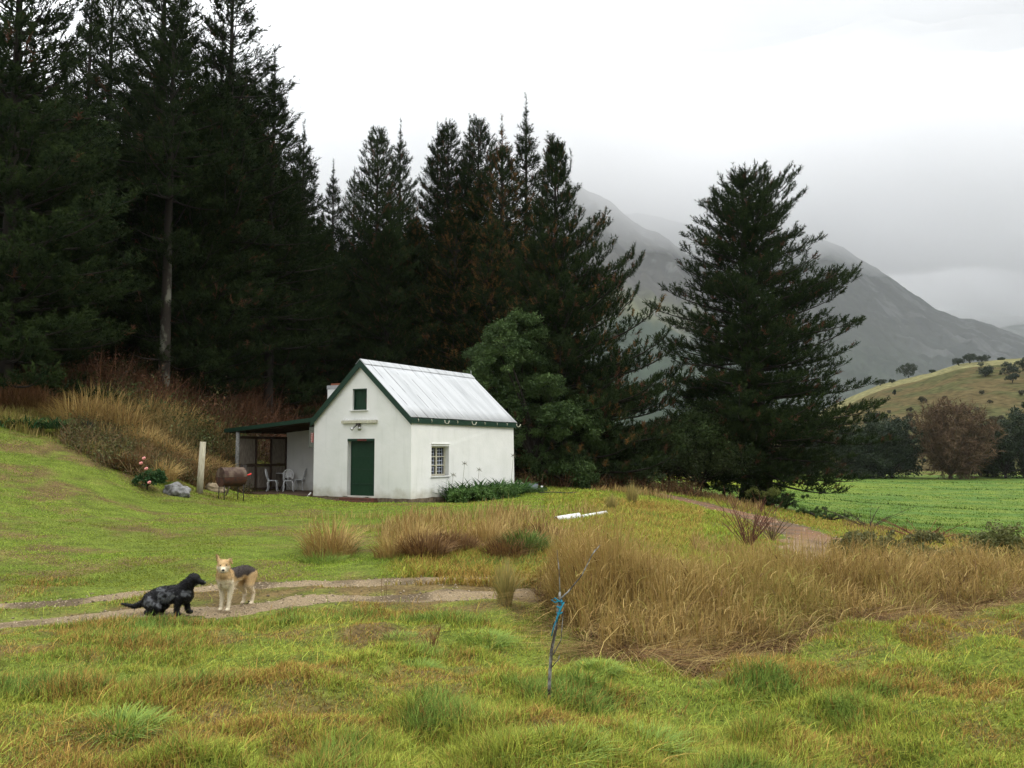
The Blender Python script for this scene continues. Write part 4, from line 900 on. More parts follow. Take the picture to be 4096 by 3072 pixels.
def leafy(name, loc, label, cat, lobes, seed, nclump, nleaf, crad, size, ca, cb, r0=.08, trunk_h=.6, aspect=1.0, group=None, rz=0, bark=None, nb=2, flat=1.0, up=.4, scale=1.0):
    rs = np.random.RandomState(seed); root = empty(name, loc, rz, label, cat, group); root.scale = (scale,) * 3
    V, F, C = crown_clumps(lobes, rs, nclump, nleaf, crad, size, ca, cb, aspect, flat, up); link_mesh('crown', np_mesh('crown', V, [F], C), M_leaf, root)
    W = [(np.array([[0, 0, -.3], [0, 0, trunk_h * .5], [0, 0, trunk_h]]), [r0 * 1.3, r0 * 1.1, r0])] + branches((0, 0, trunk_h * .9), lobes, rs, r0 * .75, nb)
    V, F = tubes_np(W, 6); link_mesh('trunk', np_mesh('trunk', V, [F]), bark or M_bark, root, smooth=True); return root
def lob(px, py, D, r, base, jx=0):
    q = P(px, py, D) - np.array(base); return (tuple(q), r)
# feathery wattle behind the far end of the cottage
g = at(535, 41.5); wb = g - Vector((0, 0, .1))
px2m = 41.5 / FPX
LW = [(505, 340, 1.0), (523, 330, 1.0), (484, 360, .95), (500, 365, 1.15), (520, 355, 1.1), (537, 372, .95), (478, 385, .9), (500, 392, 1.0), (522, 388, 1.1), (546, 388, .8), (512, 412, 1.0),
      (540, 405, .9), (560, 420, 1.0), (583, 410, .85), (594, 408, .7), (575, 432, 1.0), (598, 436, .9), (552, 445, .9), (530, 440, .8), (545, 460, .9), (590, 455, 1.0), (572, 470, .95), (548, 478, .7), (605, 470, .75), (585, 482, .7), (530, 465, .6), (566, 489, .5)]
leafy('wattle_tree', g, 'feathery grey green wattle tree rising behind the far end of the white cottage', 'tree', [lob(a, b, 41.5 + (i % 3 - 1) * .9, r * np.array([1.05, 1.0, .85]), g) for i, (a, b, r) in enumerate(LW)], 3, 620, 150, .36, .085, (.028, .058, .018), (.092, .145, .040), r0=.16, trunk_h=1.2, aspect=1.7, flat=.75, up=.6, nb=1)
# small mixed trees and bushes between the plantation and the big pine
def bush(px, D, w_, h, label, seed, ca, cb, cat='bush', name='bush', n=120, size=.10, group=None, nleaf=90, tilt=0, zoff=0):
    g = at(px, D); rs = np.random.RandomState(seed); lobes = [((rs.uniform(-.5, .5) * w_, rs.uniform(-.35, .35) * w_, h * rs.uniform(.35, .72)), np.array([w_ * .30, w_ * .30, h * .30]) * rs.uniform(.8, 1.2)) for _ in range(7)]
    return leafy(name, g + Vector((0, 0, zoff)), label, cat, lobes, seed, n, nleaf, min(w_, h) * .16, size, ca, cb, r0=.05, trunk_h=h * .2, group=group, nb=2)
OL = ((.020, .032, .012), (.060, .080, .024))
gl = at(690, 46); h_ = P(690, 392, 46)[2] - gl.z
pine_thing(pine(41, h_, 3.2, .12, lambda t, az: (1 - t) ** .6 * (.7 + .3 * t), whorl=.5, nlimb=6, k=18, up=1.2, lean=(.3, 0)), gl, 0, (1, 1, 1), 'small young pine in the gap between the plantation and the big pine')
gl = at(722, 44.5); h_ = P(730, 412, 44.5)[2] - gl.z
pine_thing(pine(42, h_, 3.4, .22, lambda t, az: (1 - t) ** .5 * (.7 + .3 * math.cos(az)), whorl=.55, nlimb=6, k=16, up=.8, lean=(1.6, 0)), gl, 0, (1, 1, 1), 'leaning low pine touching the left side of the big pine')
bush(645, 45, 3.2, 3.2, 'dark green bush beside the bend of the dirt road', 51, *OL)
bush(668, 43.5, 4.0, 4.4, 'tall rounded bush below the small young pine', 52, (.022, .040, .012), (.065, .10, .026), n=200)
bush(700, 43, 3.0, 3.2, 'dense olive bush between the rounded bush and the leaning pine', 53, *OL)
bush(622, 46, 2.4, 2.6, 'low bush at the foot of the last plantation pine', 54, (.03, .05, .02), (.07, .10, .035))
bush(637, 42.0, 1.6, 1.3, 'small pale green bush at the edge of the dirt road', 55, (.05, .08, .03), (.11, .15, .06), n=60)
bush(758, 42.0, 1.3, .9, 'yellow green shrub in front of the stems of the big pine', 56, (.10, .13, .03), (.22, .24, .06), n=40, size=.07)
bush(783, 43.5, 1.8, .8, 'dark low shrub under the right side of the big pine', 57, (.03, .06, .02), (.07, .11, .03), n=40, size=.07)
bush(812, 40, 1.5, .45, 'weedy green shrub on the field edge past the big pine', 58, (.05, .09, .025), (.10, .15, .04), n=26, size=.07)
bush(830, 37, 1.2, .4, 'low leafy weed bush between the dirt road and the field', 59, (.05, .09, .025), (.10, .15, .04), n=24, size=.07)
# dark trees along the far side of the field
def ftree(px, D, w_, h, label, seed, ca, cb, n=230, group='trees along the far edge of the field', cr=.9, size=.34):
    g = Vector(((px - 512) / FPX * D, D, -3.3)); rs = np.random.RandomState(seed)
    lobes = [((rs.uniform(-.5, .5) * w_, rs.uniform(-.3, .3) * w_, h * rs.uniform(.08, .68)), np.array([w_ * .28, w_ * .28, h * .20]) * rs.uniform(.8, 1.2)) for _ in range(14)] + [((0, 0, h * .72), np.array([w_ * .2, w_ * .2, h * .18]))] + [((w_ * u, 0, h * .10), np.array([w_ * .22, w_ * .2, h * .13])) for u in (-.4, 0, .4)]
    return leafy('field_edge_tree', g, label, 'tree', lobes, seed, n, 70, cr, size, ca, cb, r0=.2, trunk_h=h * .08, group=group, nb=1)
DK = ((.012, .020, .011), (.032, .048, .018)); DK2 = ((.014, .026, .016), (.040, .058, .026))
FT = [(560, 160, 8, 9, 'dark tree far behind, seen past the last plantation pine', DK), (600, 165, 9, 8, 'dark distant tree left of the small young pine', DK2), (640, 160, 8, 8, 'dark distant tree behind the dirt road bend', DK),
      (690, 162, 9, 9, 'dark distant tree behind the rounded bush', DK2), (735, 158, 9, 9, 'dark distant tree left of the big pine stems', DK), (790, 160, 10, 9, 'dark distant tree behind the big pine', DK2), (840, 156, 10, 10.5, 'dark distant tree at the right edge of the big pine', DK),
      (868, 152, 7, 11, 'dark rounded tree left of the blue green one across the field', DK2), (890, 152, 8, 11.5, 'blue green tree left of the bare brown tree across the field', DK2), (880, 160, 9, 13, 'taller dark tree behind the pair left of the bare brown tree', DK),
      (1003, 152, 8, 11.5, 'dark tree right of the bare brown tree across the field', DK), (1022, 154, 9, 15, 'tallest dark green tree at the right border across the field', DK2), (1052, 154, 10, 15, 'dark tree just at the right border of the photo across the field', DK), (985, 160, 8, 9, 'low dark tree behind the bare brown tree', DK)]
for i, (px, D, w_, h, lab, (ca, cb)) in enumerate(FT): ftree(px, D, w_, h, lab, 200 + i, ca, cb)
# leafless brown tree: twigs all the way
def twig_tree(name, loc, label, H_, W_, seed, col1, col2, n1=9, n2=8, n3=16, tw=.02, cat='tree', group=None, base_r=.28, fork=.12, rz=0):
    rs = np.random.RandomState(seed); W = []; T = []; root = empty(name, loc, rz, label, cat, group)
    W.append((np.array([[0, 0, -.3], [.05, 0, H_ * fork * .5], [0, 0, H_ * fork]]), [base_r * 1.2, base_r, base_r * .9])); s = np.linspace(0, 1, 7)[:, None]
    for i in range(n1):
        a = rs.uniform(0, 6.28); u = rs.uniform(.15, 1.0); e = np.array([math.cos(a) * W_ / 2 * u, math.sin(a) * W_ / 2 * u, H_ * (.35 + .6 * math.sqrt(max(0, 1 - u * u)) )]); b0 = np.array([0, 0, H_ * fork * rs.uniform(.7, 1)]); m1 = b0 + (e - b0) * .5 * [1.2, 1.2, .7]
        p = (1 - s) ** 2 * b0 + 2 * s * (1 - s) * m1 + s ** 2 * e; W.append((p, np.linspace(base_r * .5, base_r * .08, 7)))
        for j in range(n2):
            k = rs.randint(1, 7); o = p[k]; d = unit(rs.normal(size=3) + unit(p[min(k, 6)] - p[k - 1]) * .8 + [0, 0, .3]); L_ = H_ * rs.uniform(.12, .30) * (1.1 - k * .07); q = o + s * d * L_ + np.cumsum(rs.normal(0, L_ * .03, (7, 3)), 0); W.append((q, np.linspace(base_r * .12, base_r * .03, 7)))
            for m in range(n3):
                kk = rs.randint(0, 7); d2 = unit(rs.normal(size=3) + d * .9 + [0, 0, .25]); T.append((q[kk], q[kk] + d2 * L_ * rs.uniform(.25, .7), tw))
    V, F = tubes_np(W, 5); link_mesh('trunk', np_mesh('trunk', V, [F], np.tile(col1, (len(V), 1))), M_twig, root)
    a = np.array([t[0] for t in T]); b = np.array([t[1] for t in T]); n = len(a); d = b - a; sd = unit(np.cross(d, rs.normal(size=(n, 3)))) * tw; V = np.stack([a - sd, a + sd, b], 1).reshape(-1, 3)
    c = np.array(col1) * .5 + np.array(col2) * rs.uniform(.4, 1.2, (n, 1)); link_mesh('twigs', np_mesh('twigs', V, [np.arange(n * 3).reshape(-1, 3)], np.repeat(c, 3, 0)), M_twig, root); return root
twig_tree('bare_tree', Vector(((948 - 512) / FPX * 149, 149, -3.3)), 'wide leafless brown tree across the field, between dark evergreen trees', 12.0, 17.5, 4, (.07, .055, .04), (.105, .062, .034), 60, 16, 34, .05, fork=.06)
# slim pale saplings and shrubs at the foot of the hill
rsH = np.random.RandomState(9)
for i in range(26):
    px = rsH.uniform(800, 1090); D = rsH.uniform(172, 205); h = rsH.uniform(5.5, 10); g = Vector(((px - 512) / FPX * D, D, -4)); ca, cb = [((.06, .07, .035), (.13, .14, .07)), ((.05, .055, .022), (.12, .11, .04))][i % 2]
    lobes = [((rsH.uniform(-.8, .8), rsH.uniform(-.8, .8), h * z), np.array([1.3, 1.3, h * .16])) for z in (.35, .5, .65, .8)]
    leafy('hillside_sapling', g, 'slim pale tree among others at the foot of the hill behind the dark trees', 'tree', lobes, 300 + i, 40, 40, .6, .28, ca, cb, r0=.09, trunk_h=h * .3, group='pale trees at the foot of the hill', nb=1)
# trees on the hill
def hill_tree(px, py, wpx, hpx, label, seed):
    g = hill_at(px, py); D = g.y; w_ = wpx / FPX * D; h = hpx / FPX * D; rs = np.random.RandomState(seed)
    lobes = [((rs.uniform(-.35, .35) * w_, rs.uniform(-.3, .3) * w_, h * rs.uniform(.20, .68)), np.array([w_ * .30, w_ * .30, h * .28])) for _ in range(6)]
    leafy('hilltop_tree', g, label, 'tree', lobes, seed, 90, 50, w_ * .12, max(.3, w_ * .05), (.020, .032, .020), (.045, .060, .032), r0=.12, trunk_h=h * .05, group='trees dotted on the hill', nb=1)
for i, (px, py, w_, h, lab) in enumerate([(910, 377.5, 17, 15, 'double crowned tree on the skyline of the hill'), (881, 386, 9, 8, 'small tree on the hill skyline nearest the big pine'), (893, 383, 5, 4, 'tiny bush on the hill skyline beside the double crowned tree'), (961, 366, 12, 9, 'left tree of the row on the top of the hill'), (972, 364, 14, 11, 'middle tree of the row on the top of the hill'), (984, 362, 12, 9, 'right tree of the row on the top of the hill'), (933, 373, 7, 3, 'flat bush on the skyline between the double crowned tree and the row'), (1003, 360, 7, 3, 'flat bush on the skyline past the row of hilltop trees'),
        (987, 377, 18, 15, 'round dark tree alone in the pale grass of the hill'), (1011, 375, 14, 14, 'dark tree below the skyline, right of the round lone tree'), (1014, 384, 10, 10, 'lower tree touching the one above it near the right border on the hill'), (1025, 372, 14, 14, 'dark tree on the hill cut off by the right border'), (895, 395, 3.5, 7, 'tiny conifer on the boundary of the pale grass of the hill')]): hill_tree(px, py, w_, h, lab, 400 + i)
for i in range(34):
    px = rsH.uniform(850, 1060); py = rsH.uniform(395, 440); g = hill_at(px, py); s_ = rsH.uniform(.7, 1.7)
    if i == 0:
        hb = leafy('hill_shrub', g, 'small olive shrub dotted on the brown slope of the hill', 'shrub', [((0, 0, .9), 1.0), ((.5, .2, .7), .8)], 450, 30, 40, .4, .3, (.05, .05, .025), (.09, .08, .038), r0=.05, trunk_h=.4, group='shrubs dotted on the brown slope')
        hb.scale = (s_, s_, s_)
    else: c = copy_tree(hb); c.location = g; c.scale = (s_ * .6, s_ * .6, s_ * .6); c.rotation_euler.z = rsH.uniform(0, 6)
# ------------------------------------------------------------------ undergrowth on the bank at the forest edge (a tangle nobody could count)
def undergrowth(name, pts, rs, ca, cb, ctw, hmin, hmax, nleaf=70, ntw=22, leaf=.10, rad=.55):
    LV = []; n = len(pts); P_ = []; cols = []; TA = []; TB = []; tc_ = []
    for i, (x, y) in enumerate(pts):
        h = rs.uniform(hmin, hmax); z = Hs(x, y); k = rs.rand(); m = int(nleaf * rs.uniform(.3, 1.2)); off = rs.normal(size=(m, 3)) * [rad * .55, rad * .55, h * .24] + [0, 0, h * .5]; P_.append(np.array([x, y, z]) + off)
        c = np.array(ca) * (1 - k) + np.array(cb) * k; cols.append(c * (.6 + .8 * rs.rand(m, 1)))
        m = ntw; o = np.array([x, y, z]) + rs.normal(size=(m, 3)) * [rad * .4, rad * .4, 0]; d = unit(rs.normal(size=(m, 3)) * [.5, .5, .2] + [0, 0, 1]); TA.append(o); TB.append(o + d * (h * rs.uniform(.5, 1.25, (m, 1)))); tc_.append(np.array(ctw) * (.5 + rs.rand(m, 1)))
    V, F, C = leaf_quads(np.concatenate(P_), rs, leaf, np.concatenate(cols), .3, 1.3)
    a = np.concatenate(TA); b = np.concatenate(TB); nn_ = len(a); mid = (a + b) / 2 + rs.normal(0, .06, (nn_, 3)); sd = unit(np.cross(b - a, rs.normal(size=(nn_, 3)))) * .012; TV = np.stack([a - sd, a + sd, mid + sd, mid - sd, b], 1).reshape(-1, 3); i0 = np.arange(nn_)[:, None] * 5 + len(V)
    C2 = np.repeat(np.concatenate(tc_), 5, 0)
    return tag(link_mesh(name, np_mesh(name, np.concatenate([V, TV]), [np.concatenate([F, i0 + [0, 1, 2, 3]]), i0 + [3, 2, 4]], np.concatenate([C, C2])), M_leaf), kind='stuff')
rsU = np.random.RandomState(77)
def scat(n, pxr, edge_px, edge_lo, edge_hi):
    px = rsU.uniform(*pxr, n); lo = np.interp(px, edge_px, edge_lo); hi = np.interp(px, edge_px, edge_hi); D = rsU.uniform(lo, hi); return np.stack([(px - 512) / FPX * D, D], -1)
BR = ((.060, .030, .016), (.10, .055, .026)); 
undergrowth('bramble_undergrowth', scat(290, (-60, 345), [-60, 60, 150, 240, 345], [31.5, 33, 34.5, 37, 41], [36, 38, 41, 45, 48]), rsU, (.050, .028, .015), (.085, .060, .022), (.10, .055, .03), .9, 2.0, ntw=26)
undergrowth('rusty_undergrowth', np.concatenate([scat(150, (225, 345), [225, 280, 345], [38.5, 41, 42], [43, 47, 49]), scat(110, (-60, 225), [-60, 60, 150, 225], [30.5, 33, 33.5, 37], [33, 36, 37, 40])]), rsU, (.085, .032, .014), (.12, .060, .026), (.13, .06, .03), 1.2, 2.4, ntw=30)
undergrowth('green_undergrowth', scat(300, (90, 250), [90, 150, 200, 250], [32, 31.5, 32.5, 37], [36.5, 37.5, 38, 41]), rsU, (.045, .06, .018), (.09, .11, .03), (.10, .08, .03), .7, 1.7, ntw=12, leaf=.085)
undergrowth('bank_weeds', scat(620, (70, 250), [70, 110, 150, 200, 245], [27, 25.6, 25.8, 29.3, 32.5], [30, 31, 32, 34, 38]), rsU, (.06, .055, .02), (.10, .11, .03), (.15, .10, .045), .2, .75, ntw=16, leaf=.06, rad=.4)
undergrowth('forest_floor_shrubs', scat(300, (240, 640), [240, 400, 520, 640], [44, 43, 43.5, 46], [60, 58, 52, 52]), rsU, (.040, .022, .012), (.060, .036, .016), (.09, .045, .025), .5, 1.5, ntw=24)
undergrowth('road_edge_scrub', scat(70, (520, 700), [520, 600, 700], [39.5, 40.5, 40.5], [43.5, 45, 43.5]), rsU, (.10, .045, .02), (.10, .09, .03), (.16, .08, .04), .4, 1.1, ntw=22)
# ------------------------------------------------------------------ grasses
M_grass = mat('grass_blades', attr=True, rough=.8, spec=.08, trans=.25)
M_straw = mat('straw', attr=True, rough=.7, spec=.15, trans=.2)
def blades(name, x, y, h, w, bend, az, c, m, segs=2, lift=0., kind='stuff', z=None, tipc=None):
    n = len(x); z = (H(x, y) if z is None else z) + lift; ts = np.linspace(0, 1, segs + 1); d = np.stack([np.cos(az), np.sin(az), 0 * az], -1); sd = np.stack([-np.sin(az + .6), np.cos(az + .6), 0 * az], -1); rows = []
    for t in ts:
        ctr = np.stack([x, y, z - .02], -1) + d * (bend * h * t ** 1.8)[:, None] + np.array([0, 0, 1]) * (h * t * (1 - .42 * np.minimum(bend, 1.5) * t))[:, None]
        if t < 1: ww = (w * .5 * (1 - .45 * t))[:, None]; rows += [ctr - sd * ww, ctr + sd * ww]
        else: rows += [ctr]
    V = np.stack(rows, 1); k = V.shape[1]; i0 = np.arange(n)[:, None] * k; F = [i0 + [2 * s, 2 * s + 1, 2 * s + 3, 2 * s + 2] for s in range(segs - 1)]; T_ = i0 + [2 * (segs - 1), 2 * segs - 1, 2 * segs]
    C = np.repeat(c, k, 0).reshape(n, k, 3)
    if tipc is not None: tt = np.array([0.] * 2 + sum([[t, t] for t in ts[1:-1]], []) + [1.])[None, :, None]; C = C * (1 - tt * .6) + np.asarray(tipc)[None, None] * tt * .6
    me = np_mesh(name, V.reshape(-1, 3), ([np.concatenate(F)] if F else []) + [T_], C.reshape(-1, 3)); o = link_mesh(name, me, m)
    return tag(o, kind=kind) if kind else o
rg = np.random.RandomState(123)
def sample(n, pxlo, pxhi, Dlo, Dhi): px = rg.uniform(pxlo, pxhi, n); D = np.exp(rg.uniform(np.log(Dlo), np.log(Dhi), n)); return px, D, (px - 512) / FPX * D
def reed_near(px): return np.interp(px, [535, 555, 580, 600, 671, 787, 880, 1024, 1200], [12.4, 10.8, 9.4, 8.7, 8.3, 9.2, 10.0, 12.0, 14])
def reed_far(px): return np.interp(px, [535, 560, 590, 640, 720, 800, 900, 1024, 1200], [12.6, 13.4, 13.9, 13.9, 14.6, 15.0, 16.2, 18.5, 21])
GR1, GR2, GR3 = np.array([.41, .42, .068]), np.array([.26, .33, .055]), np.array([.16, .26, .055]); DR1, DR2 = np.array([.46, .32, .08]), np.array([.28, .17, .05])
def gcolour(x, y, n):
    d = dryness(x, y)[:, None]; r1 = rg.rand(n, 1); r2 = rg.rand(n, 1); big = fbm(x, y, .35, 3, 91)[:, None]; tuft = sstep(.60, .70, fbm(x, y, 1.1, 3, 92))[:, None]
    g = GR1 * (1 - r1) + GR2 * r1; k = np.clip(sstep(.52, .68, big) * .8, 0, 1); g = g * (1 - k) + GR2 * k; g = g * (1 - tuft * .8) + GR3 * tuft * .8
    dr = DR1 * (1 - r2) + DR2 * r2; use = (rg.rand(n, 1) < (.14 + .62 * d)); c = np.where(use, dr, g); return c * (.45 + .95 * rg.rand(n, 1))
# near meadow
n = 520000; px, D, x = sample(n, -90, 1114, 3.45, 13.2)
tm = track_mask(x, D); inreed = (D > reed_near(px) + .55 * rg.rand(n) ** 2) & (px > 540); ok = (rg.rand(n) > tm * 1.03) & ~inreed
between = (dist_poly(x, D, RUT1) < 1.5) & (D > dist_poly(x, D, RUT1) * 0 + 10.3)
px, D, x = px[ok], D[ok], x[ok]; n = len(x)
hn = fbm(x, D, 1.1, 3, 92); h = (.038 + .052 * rg.rand(n)) * (.65 + 1.6 * sstep(.45, .75, hn)) * (1 + .3 * sstep(8, 4, D)); mid = dist_poly(x, D, RUT1) < 1.45
h = np.where(mid & (D > 10.2), h * .8, h); h = h * (1 - .6 * sstep(.7, .45, dist_poly(x, D, RUT1)))
h = h * (1 - .35 * sstep(11.5, 13.2, D))
blades('meadow_grass', x, D, h, .0042 + .0006 * D * (.6 + .6 * rg.rand(n)), rg.uniform(.1, 1.1, n), rg.uniform(0, 6.28, n), gcolour(x, D, n), M_grass, 2)
# taller, broader blades and seed stalks scattered through it
n = 17000; px, D, x = sample(n, -60, 1090, 3.6, 12.0); ok = (track_mask(x, D) < .2) & ~((D > reed_near(px)) & (px > 540)) & (rg.rand(n) < sstep(.35, .7, fbm(x, D, .8, 3, 95)) + .12); x, D = x[ok], D[ok]; n = len(x)
c = gcolour(x, D, n) * 1.05; blades('meadow_grass', x, D, rg.uniform(.08, .20, n), rg.uniform(.004, .008, n), rg.uniform(.3, 1.4, n), rg.uniform(0, 6.28, n), c, M_grass, 3)
# lawn up to the cottage and the left bank
n = 330000; px, D, x = sample(n, -60, 700, 12.6, 40); a_, b_ = loc_of(x, D)
onhouse = (a_ > -.02) & (a_ < 8) & (b_ > -.0) & (b_ < 8.6); edge = np.interp(px, [-60, 0, 60, 90, 120, 200, 240, 310, 515, 700], [27.5, 28.5, 30, 27.5, 27.5, 31.5, 40, 40, 40, 40]); fl = forest_mask(x, D)
ok = ~onhouse & (D < edge + 1) & (rg.rand(n) > track_mask(x, D) * 1.03) & (rg.rand(n) > fl) & ~((D < reed_far(px)) & (px > 545)); px, D, x = px[ok], D[ok], x[ok]; n = len(x)
rough_ = sstep(370, 430, px) * sstep(22.5, 19, D) + sstep(560, 610, px) * sstep(33, 28, D) ; rough_ = np.clip(rough_, 0, 1)
h = (.022 + .03 * rg.rand(n)) * (.7 + .8 * fbm(x, D, .9, 3, 97)) * (1 + 3.2 * rough_) * (1 + .5 * sstep(24, 30, D))
c = gcolour(x, D, n); grn = np.array([.24, .36, .042]) * (.7 + .6 * rg.rand(n, 1)); k = ((1 - rough_) * .62)[:, None]; c = c * (1 - k) + grn * k
dk_ = sstep(.50, .66, fbm(x, D, .28, 4, 99))[:, None] * sstep(330, 150, px)[:, None]; c = c * (1 - dk_ * .5) + np.array([.12, .11, .02]) * dk_ * .5
k = (rough_ * (rg.rand(n) < .45))[:, None]; c = c * (1 - k) + (DR1 * .9 * (.6 + .6 * rg.rand(n, 1))) * k
blades('lawn_grass', x, D, h, .0011 * D * (.6 + .8 * rg.rand(n)), rg.uniform(.2, 1.0, n), rg.uniform(0, 6.28, n), c, M_grass, 2)
# mound and road verges to the right
n = 145000; px, D, x = sample(n, 545, 1120, 11.0, 42); ok = (D > np.where(px < 780, reed_near(px) + 2.6, reed_far(px) - .5)) & (rg.rand(n) > track_mask(x, D) * 1.0) & (D < np.interp(px, [545, 700, 752, 860, 930, 1024, 1120], [42, 42, 46, 41, 36, 31, 30])); px, D, x = px[ok], D[ok], x[ok]; n = len(x)
dryr = np.clip(sstep(690, 780, px) * .6 + .15 * sstep(.45, .6, fbm(x, D, .6, 3, 98)), 0, 1); nr = sstep(1.9, .9, dist_poly(x, D, ROAD)); h = (.05 + .12 * rg.rand(n)) * (.6 + 1.2 * fbm(x, D, .8, 3, 94)) * (1 - .5 * nr)
c = gcolour(x, D, n) * .5 + .5 * np.array([.26, .34, .04]) * (.6 + .8 * rg.rand(n, 1)); k = (rg.rand(n) < dryr * .75)[:, None]; c = np.where(k, (DR1 * .85) * (.6 + .6 * rg.rand(n, 1)), c)
blades('verge_grass', x, D, h, .0011 * D * (.6 + .8 * rg.rand(n)), rg.uniform(.2, 1.1, n), rg.uniform(0, 6.28, n), c, M_grass, 2)
# the belt of tall dry reeds in the ditch
n = 100000; px = rg.uniform(538, 1190, n); u = rg.rand(n); lo = reed_near(px) + (fbm(px / 30, 0 * px, 1, 3, 5) - .5) * 1.2; hi = reed_far(px); D = lo + (hi - lo) * u ** .8; x = (px - 512) / FPX * D
cl = fbm(x, D, 1.4, 3, 101); ok = (rg.rand(n) < (sstep(.32, .55, cl) + .10) * (1 - .72 * sstep(2.3, 3.2, D - reed_near(px)) * sstep(790, 740, px) * sstep(.35, .5, fbm(x, D, .8, 2, 107)))); px, D, x, u, cl = px[ok], D[ok], x[ok], u[ok], cl[ok]; n = len(x)
gz = H(x, D); rampu = np.clip((D - reed_near(px)) / 1.6, 0, 1)
topz = 1.7 - np.interp(px, [538, 560, 600, 640, 700, 800, 860, 930, 1024, 1190], [125, 84, 86, 96, 103, 104, 98, 100, 96, 96]) * D / FPX
h = (.50 * (1 - .6 * sstep(2, 5, D - reed_near(px))) + rampu * np.clip(topz - gz - .30, .08, 1.35)) * (.35 + .75 * rg.rand(n)) * (.45 + 1.05 * cl)
flat = rg.rand(n) < .22 * (1 - rampu) + .06; h = np.where(flat, h * .8 + .1, h); bend = np.where(flat, rg.uniform(1.2, 2.2, n), rg.uniform(.02, .5, n)); bend = bend * (1 + .6 * (fbm(x, D, .7, 2, 102) - .5))
S1, S2, S3, S4 = np.array([.44, .33, .12]), np.array([.26, .155, .055]), np.array([.10, .050, .024]), np.array([.24, .23, .05]); k = rg.rand(n, 1); c = S1 * (1 - k) + S2 * k; kk = (rg.rand(n, 1) < (.20 + .5 * sstep(.5, .7, fbm(x, D, .6, 3, 103)))[:, None] * .6); c = np.where(kk, S3, c)
gg = (rg.rand(n, 1) < .12 + .55 * sstep(.52, .64, fbm(x, D, .9, 3, 104))[:, None]); c = np.where(gg, S4, c); c = c * (.5 + .9 * rg.rand(n, 1))
az = np.where(flat, rg.normal(-1.2, 1.2, n), rg.uniform(0, 6.28, n)); hf = np.clip(h / 1.1, .2, 1)[:, None]; blades('dry_reeds', x, D, h, rg.uniform(.004, .0135, n), bend, az, c * (1 - .35 * hf) + np.array([.15, .07, .03]) * .35 * hf, M_straw, 4, tipc=np.array([.46, .33, .10]))
# curled side leaves of the reeds
k_ = rg.choice(n, 40000); zz = gz[k_] + h[k_] * rg.uniform(.2, .85, len(k_)); m_ = len(k_)
blades('dry_reeds', x[k_] + rg.normal(0, .02, m_), D[k_] + rg.normal(0, .02, m_), rg.uniform(.08, .26, m_), rg.uniform(.006, .011, m_), rg.uniform(.8, 2.0, m_), rg.uniform(0, 6.28, m_), c[k_] * 1.1, M_straw, 3, z=zz)
# litter of fallen brown stalks at the foot of the reeds
n = 8000; px = rg.uniform(535, 1080, n); D = reed_near(px) + .15 + rg.normal(0, .35, n); x = (px - 512) / FPX * D; blades('fallen_stalks', x, D, rg.uniform(.12, .5, n), rg.uniform(.004, .009, n), rg.uniform(2.0, 3.2, n), rg.normal(-1.5, 1.5, n), np.where(rg.rand(n, 1) < .5, S3 * 1.3, np.where(rg.rand(n, 1) < .6, S2, S1)) * (.5 + .8 * rg.rand(n, 1)), M_straw, 3, lift=.03)
# scattered tall dry stalks: middle bank, verge and strip by the field
def stalk_zone(name, n, pxr, ylo, yhi, hr, cols, dens=.3, w=.0010, bend=(.05, .6), seed=0, thr=(.45, .65)):
    px = rg.uniform(*pxr, n); D = rg.uniform(np.interp(px, *ylo), np.interp(px, *yhi)); x = (px - 512) / FPX * D; ok = (rg.rand(n) < sstep(thr[0], thr[1], fbm(x, D, 1.0, 3, seed)) + dens * .3) & (dist_poly(x, D, ROAD) > 1.5) & (track_mask(x, D) < .25); x, D = x[ok], D[ok]; m = len(x)
    k = rg.rand(m, 1); c = (np.array(cols[0]) * (1 - k) + np.array(cols[1]) * k) * (.7 + .6 * rg.rand(m, 1)); blades(name, x, D, rg.uniform(*hr, m) * (.5 + .9 * fbm(x, D, 1.0, 3, seed)), w * D * (.6 + .6 * rg.rand(m)), rg.uniform(*bend, m), rg.uniform(0, 6.28, m), c, M_straw, 3)
stalk_zone('dry_stalks', 6500, (380, 600), ([380, 600], [15.5, 15]), ([380, 480, 600], [20, 24, 24]), (.15, .60), (S1, S2), seed=111)
stalk_zone('dry_stalks', 5000, (300, 640), ([300, 640], [18, 20]), ([300, 640], [23, 24]), (.10, .28), (S1, S4), seed=112, dens=.1)
stalk_zone('dry_stalks', 11000, (690, 1100), ([690, 800, 900, 1100], [15.5, 15.8, 16.5, 19]), ([690, 800, 900, 1100], [19, 19.5, 22, 23]), (.08, .32), (S1, S2), seed=113, dens=.4)
stalk_zone('dry_stalks', 7000, (840, 1110), ([840, 1024, 1110], [24, 22, 22]), ([840, 930, 1024, 1110], [38, 33, 29, 28]), (.08, .28), (S1 * .8, S3 * 1.4), seed=118, dens=.5)
stalk_zone('dry_stalks', 6000, (590, 760), ([590, 760], [37, 31]), ([590, 760], [43, 44]), (.15, .45), (S1 * .8, S2), seed=114, dens=.2)
stalk_zone('dry_stalks', 16000, (-60, 60), ([-60, 60], [29, 31]), ([-60, 60], [34, 35]), (.5, 1.5), ((.20, .09, .04), (.30, .17, .08)), seed=115, w=.0008, thr=(.5, .6), dens=.05)
stalk_zone('dry_stalks', 14000, (45, 160), ([45, 100, 160], [29.5, 28.5, 29.5]), ([45, 160], [34, 34]), (.3, 1.15), ((.34, .25, .09), (.20, .12, .045)), seed=116, thr=(.5, .62), dens=.1, w=.0008)
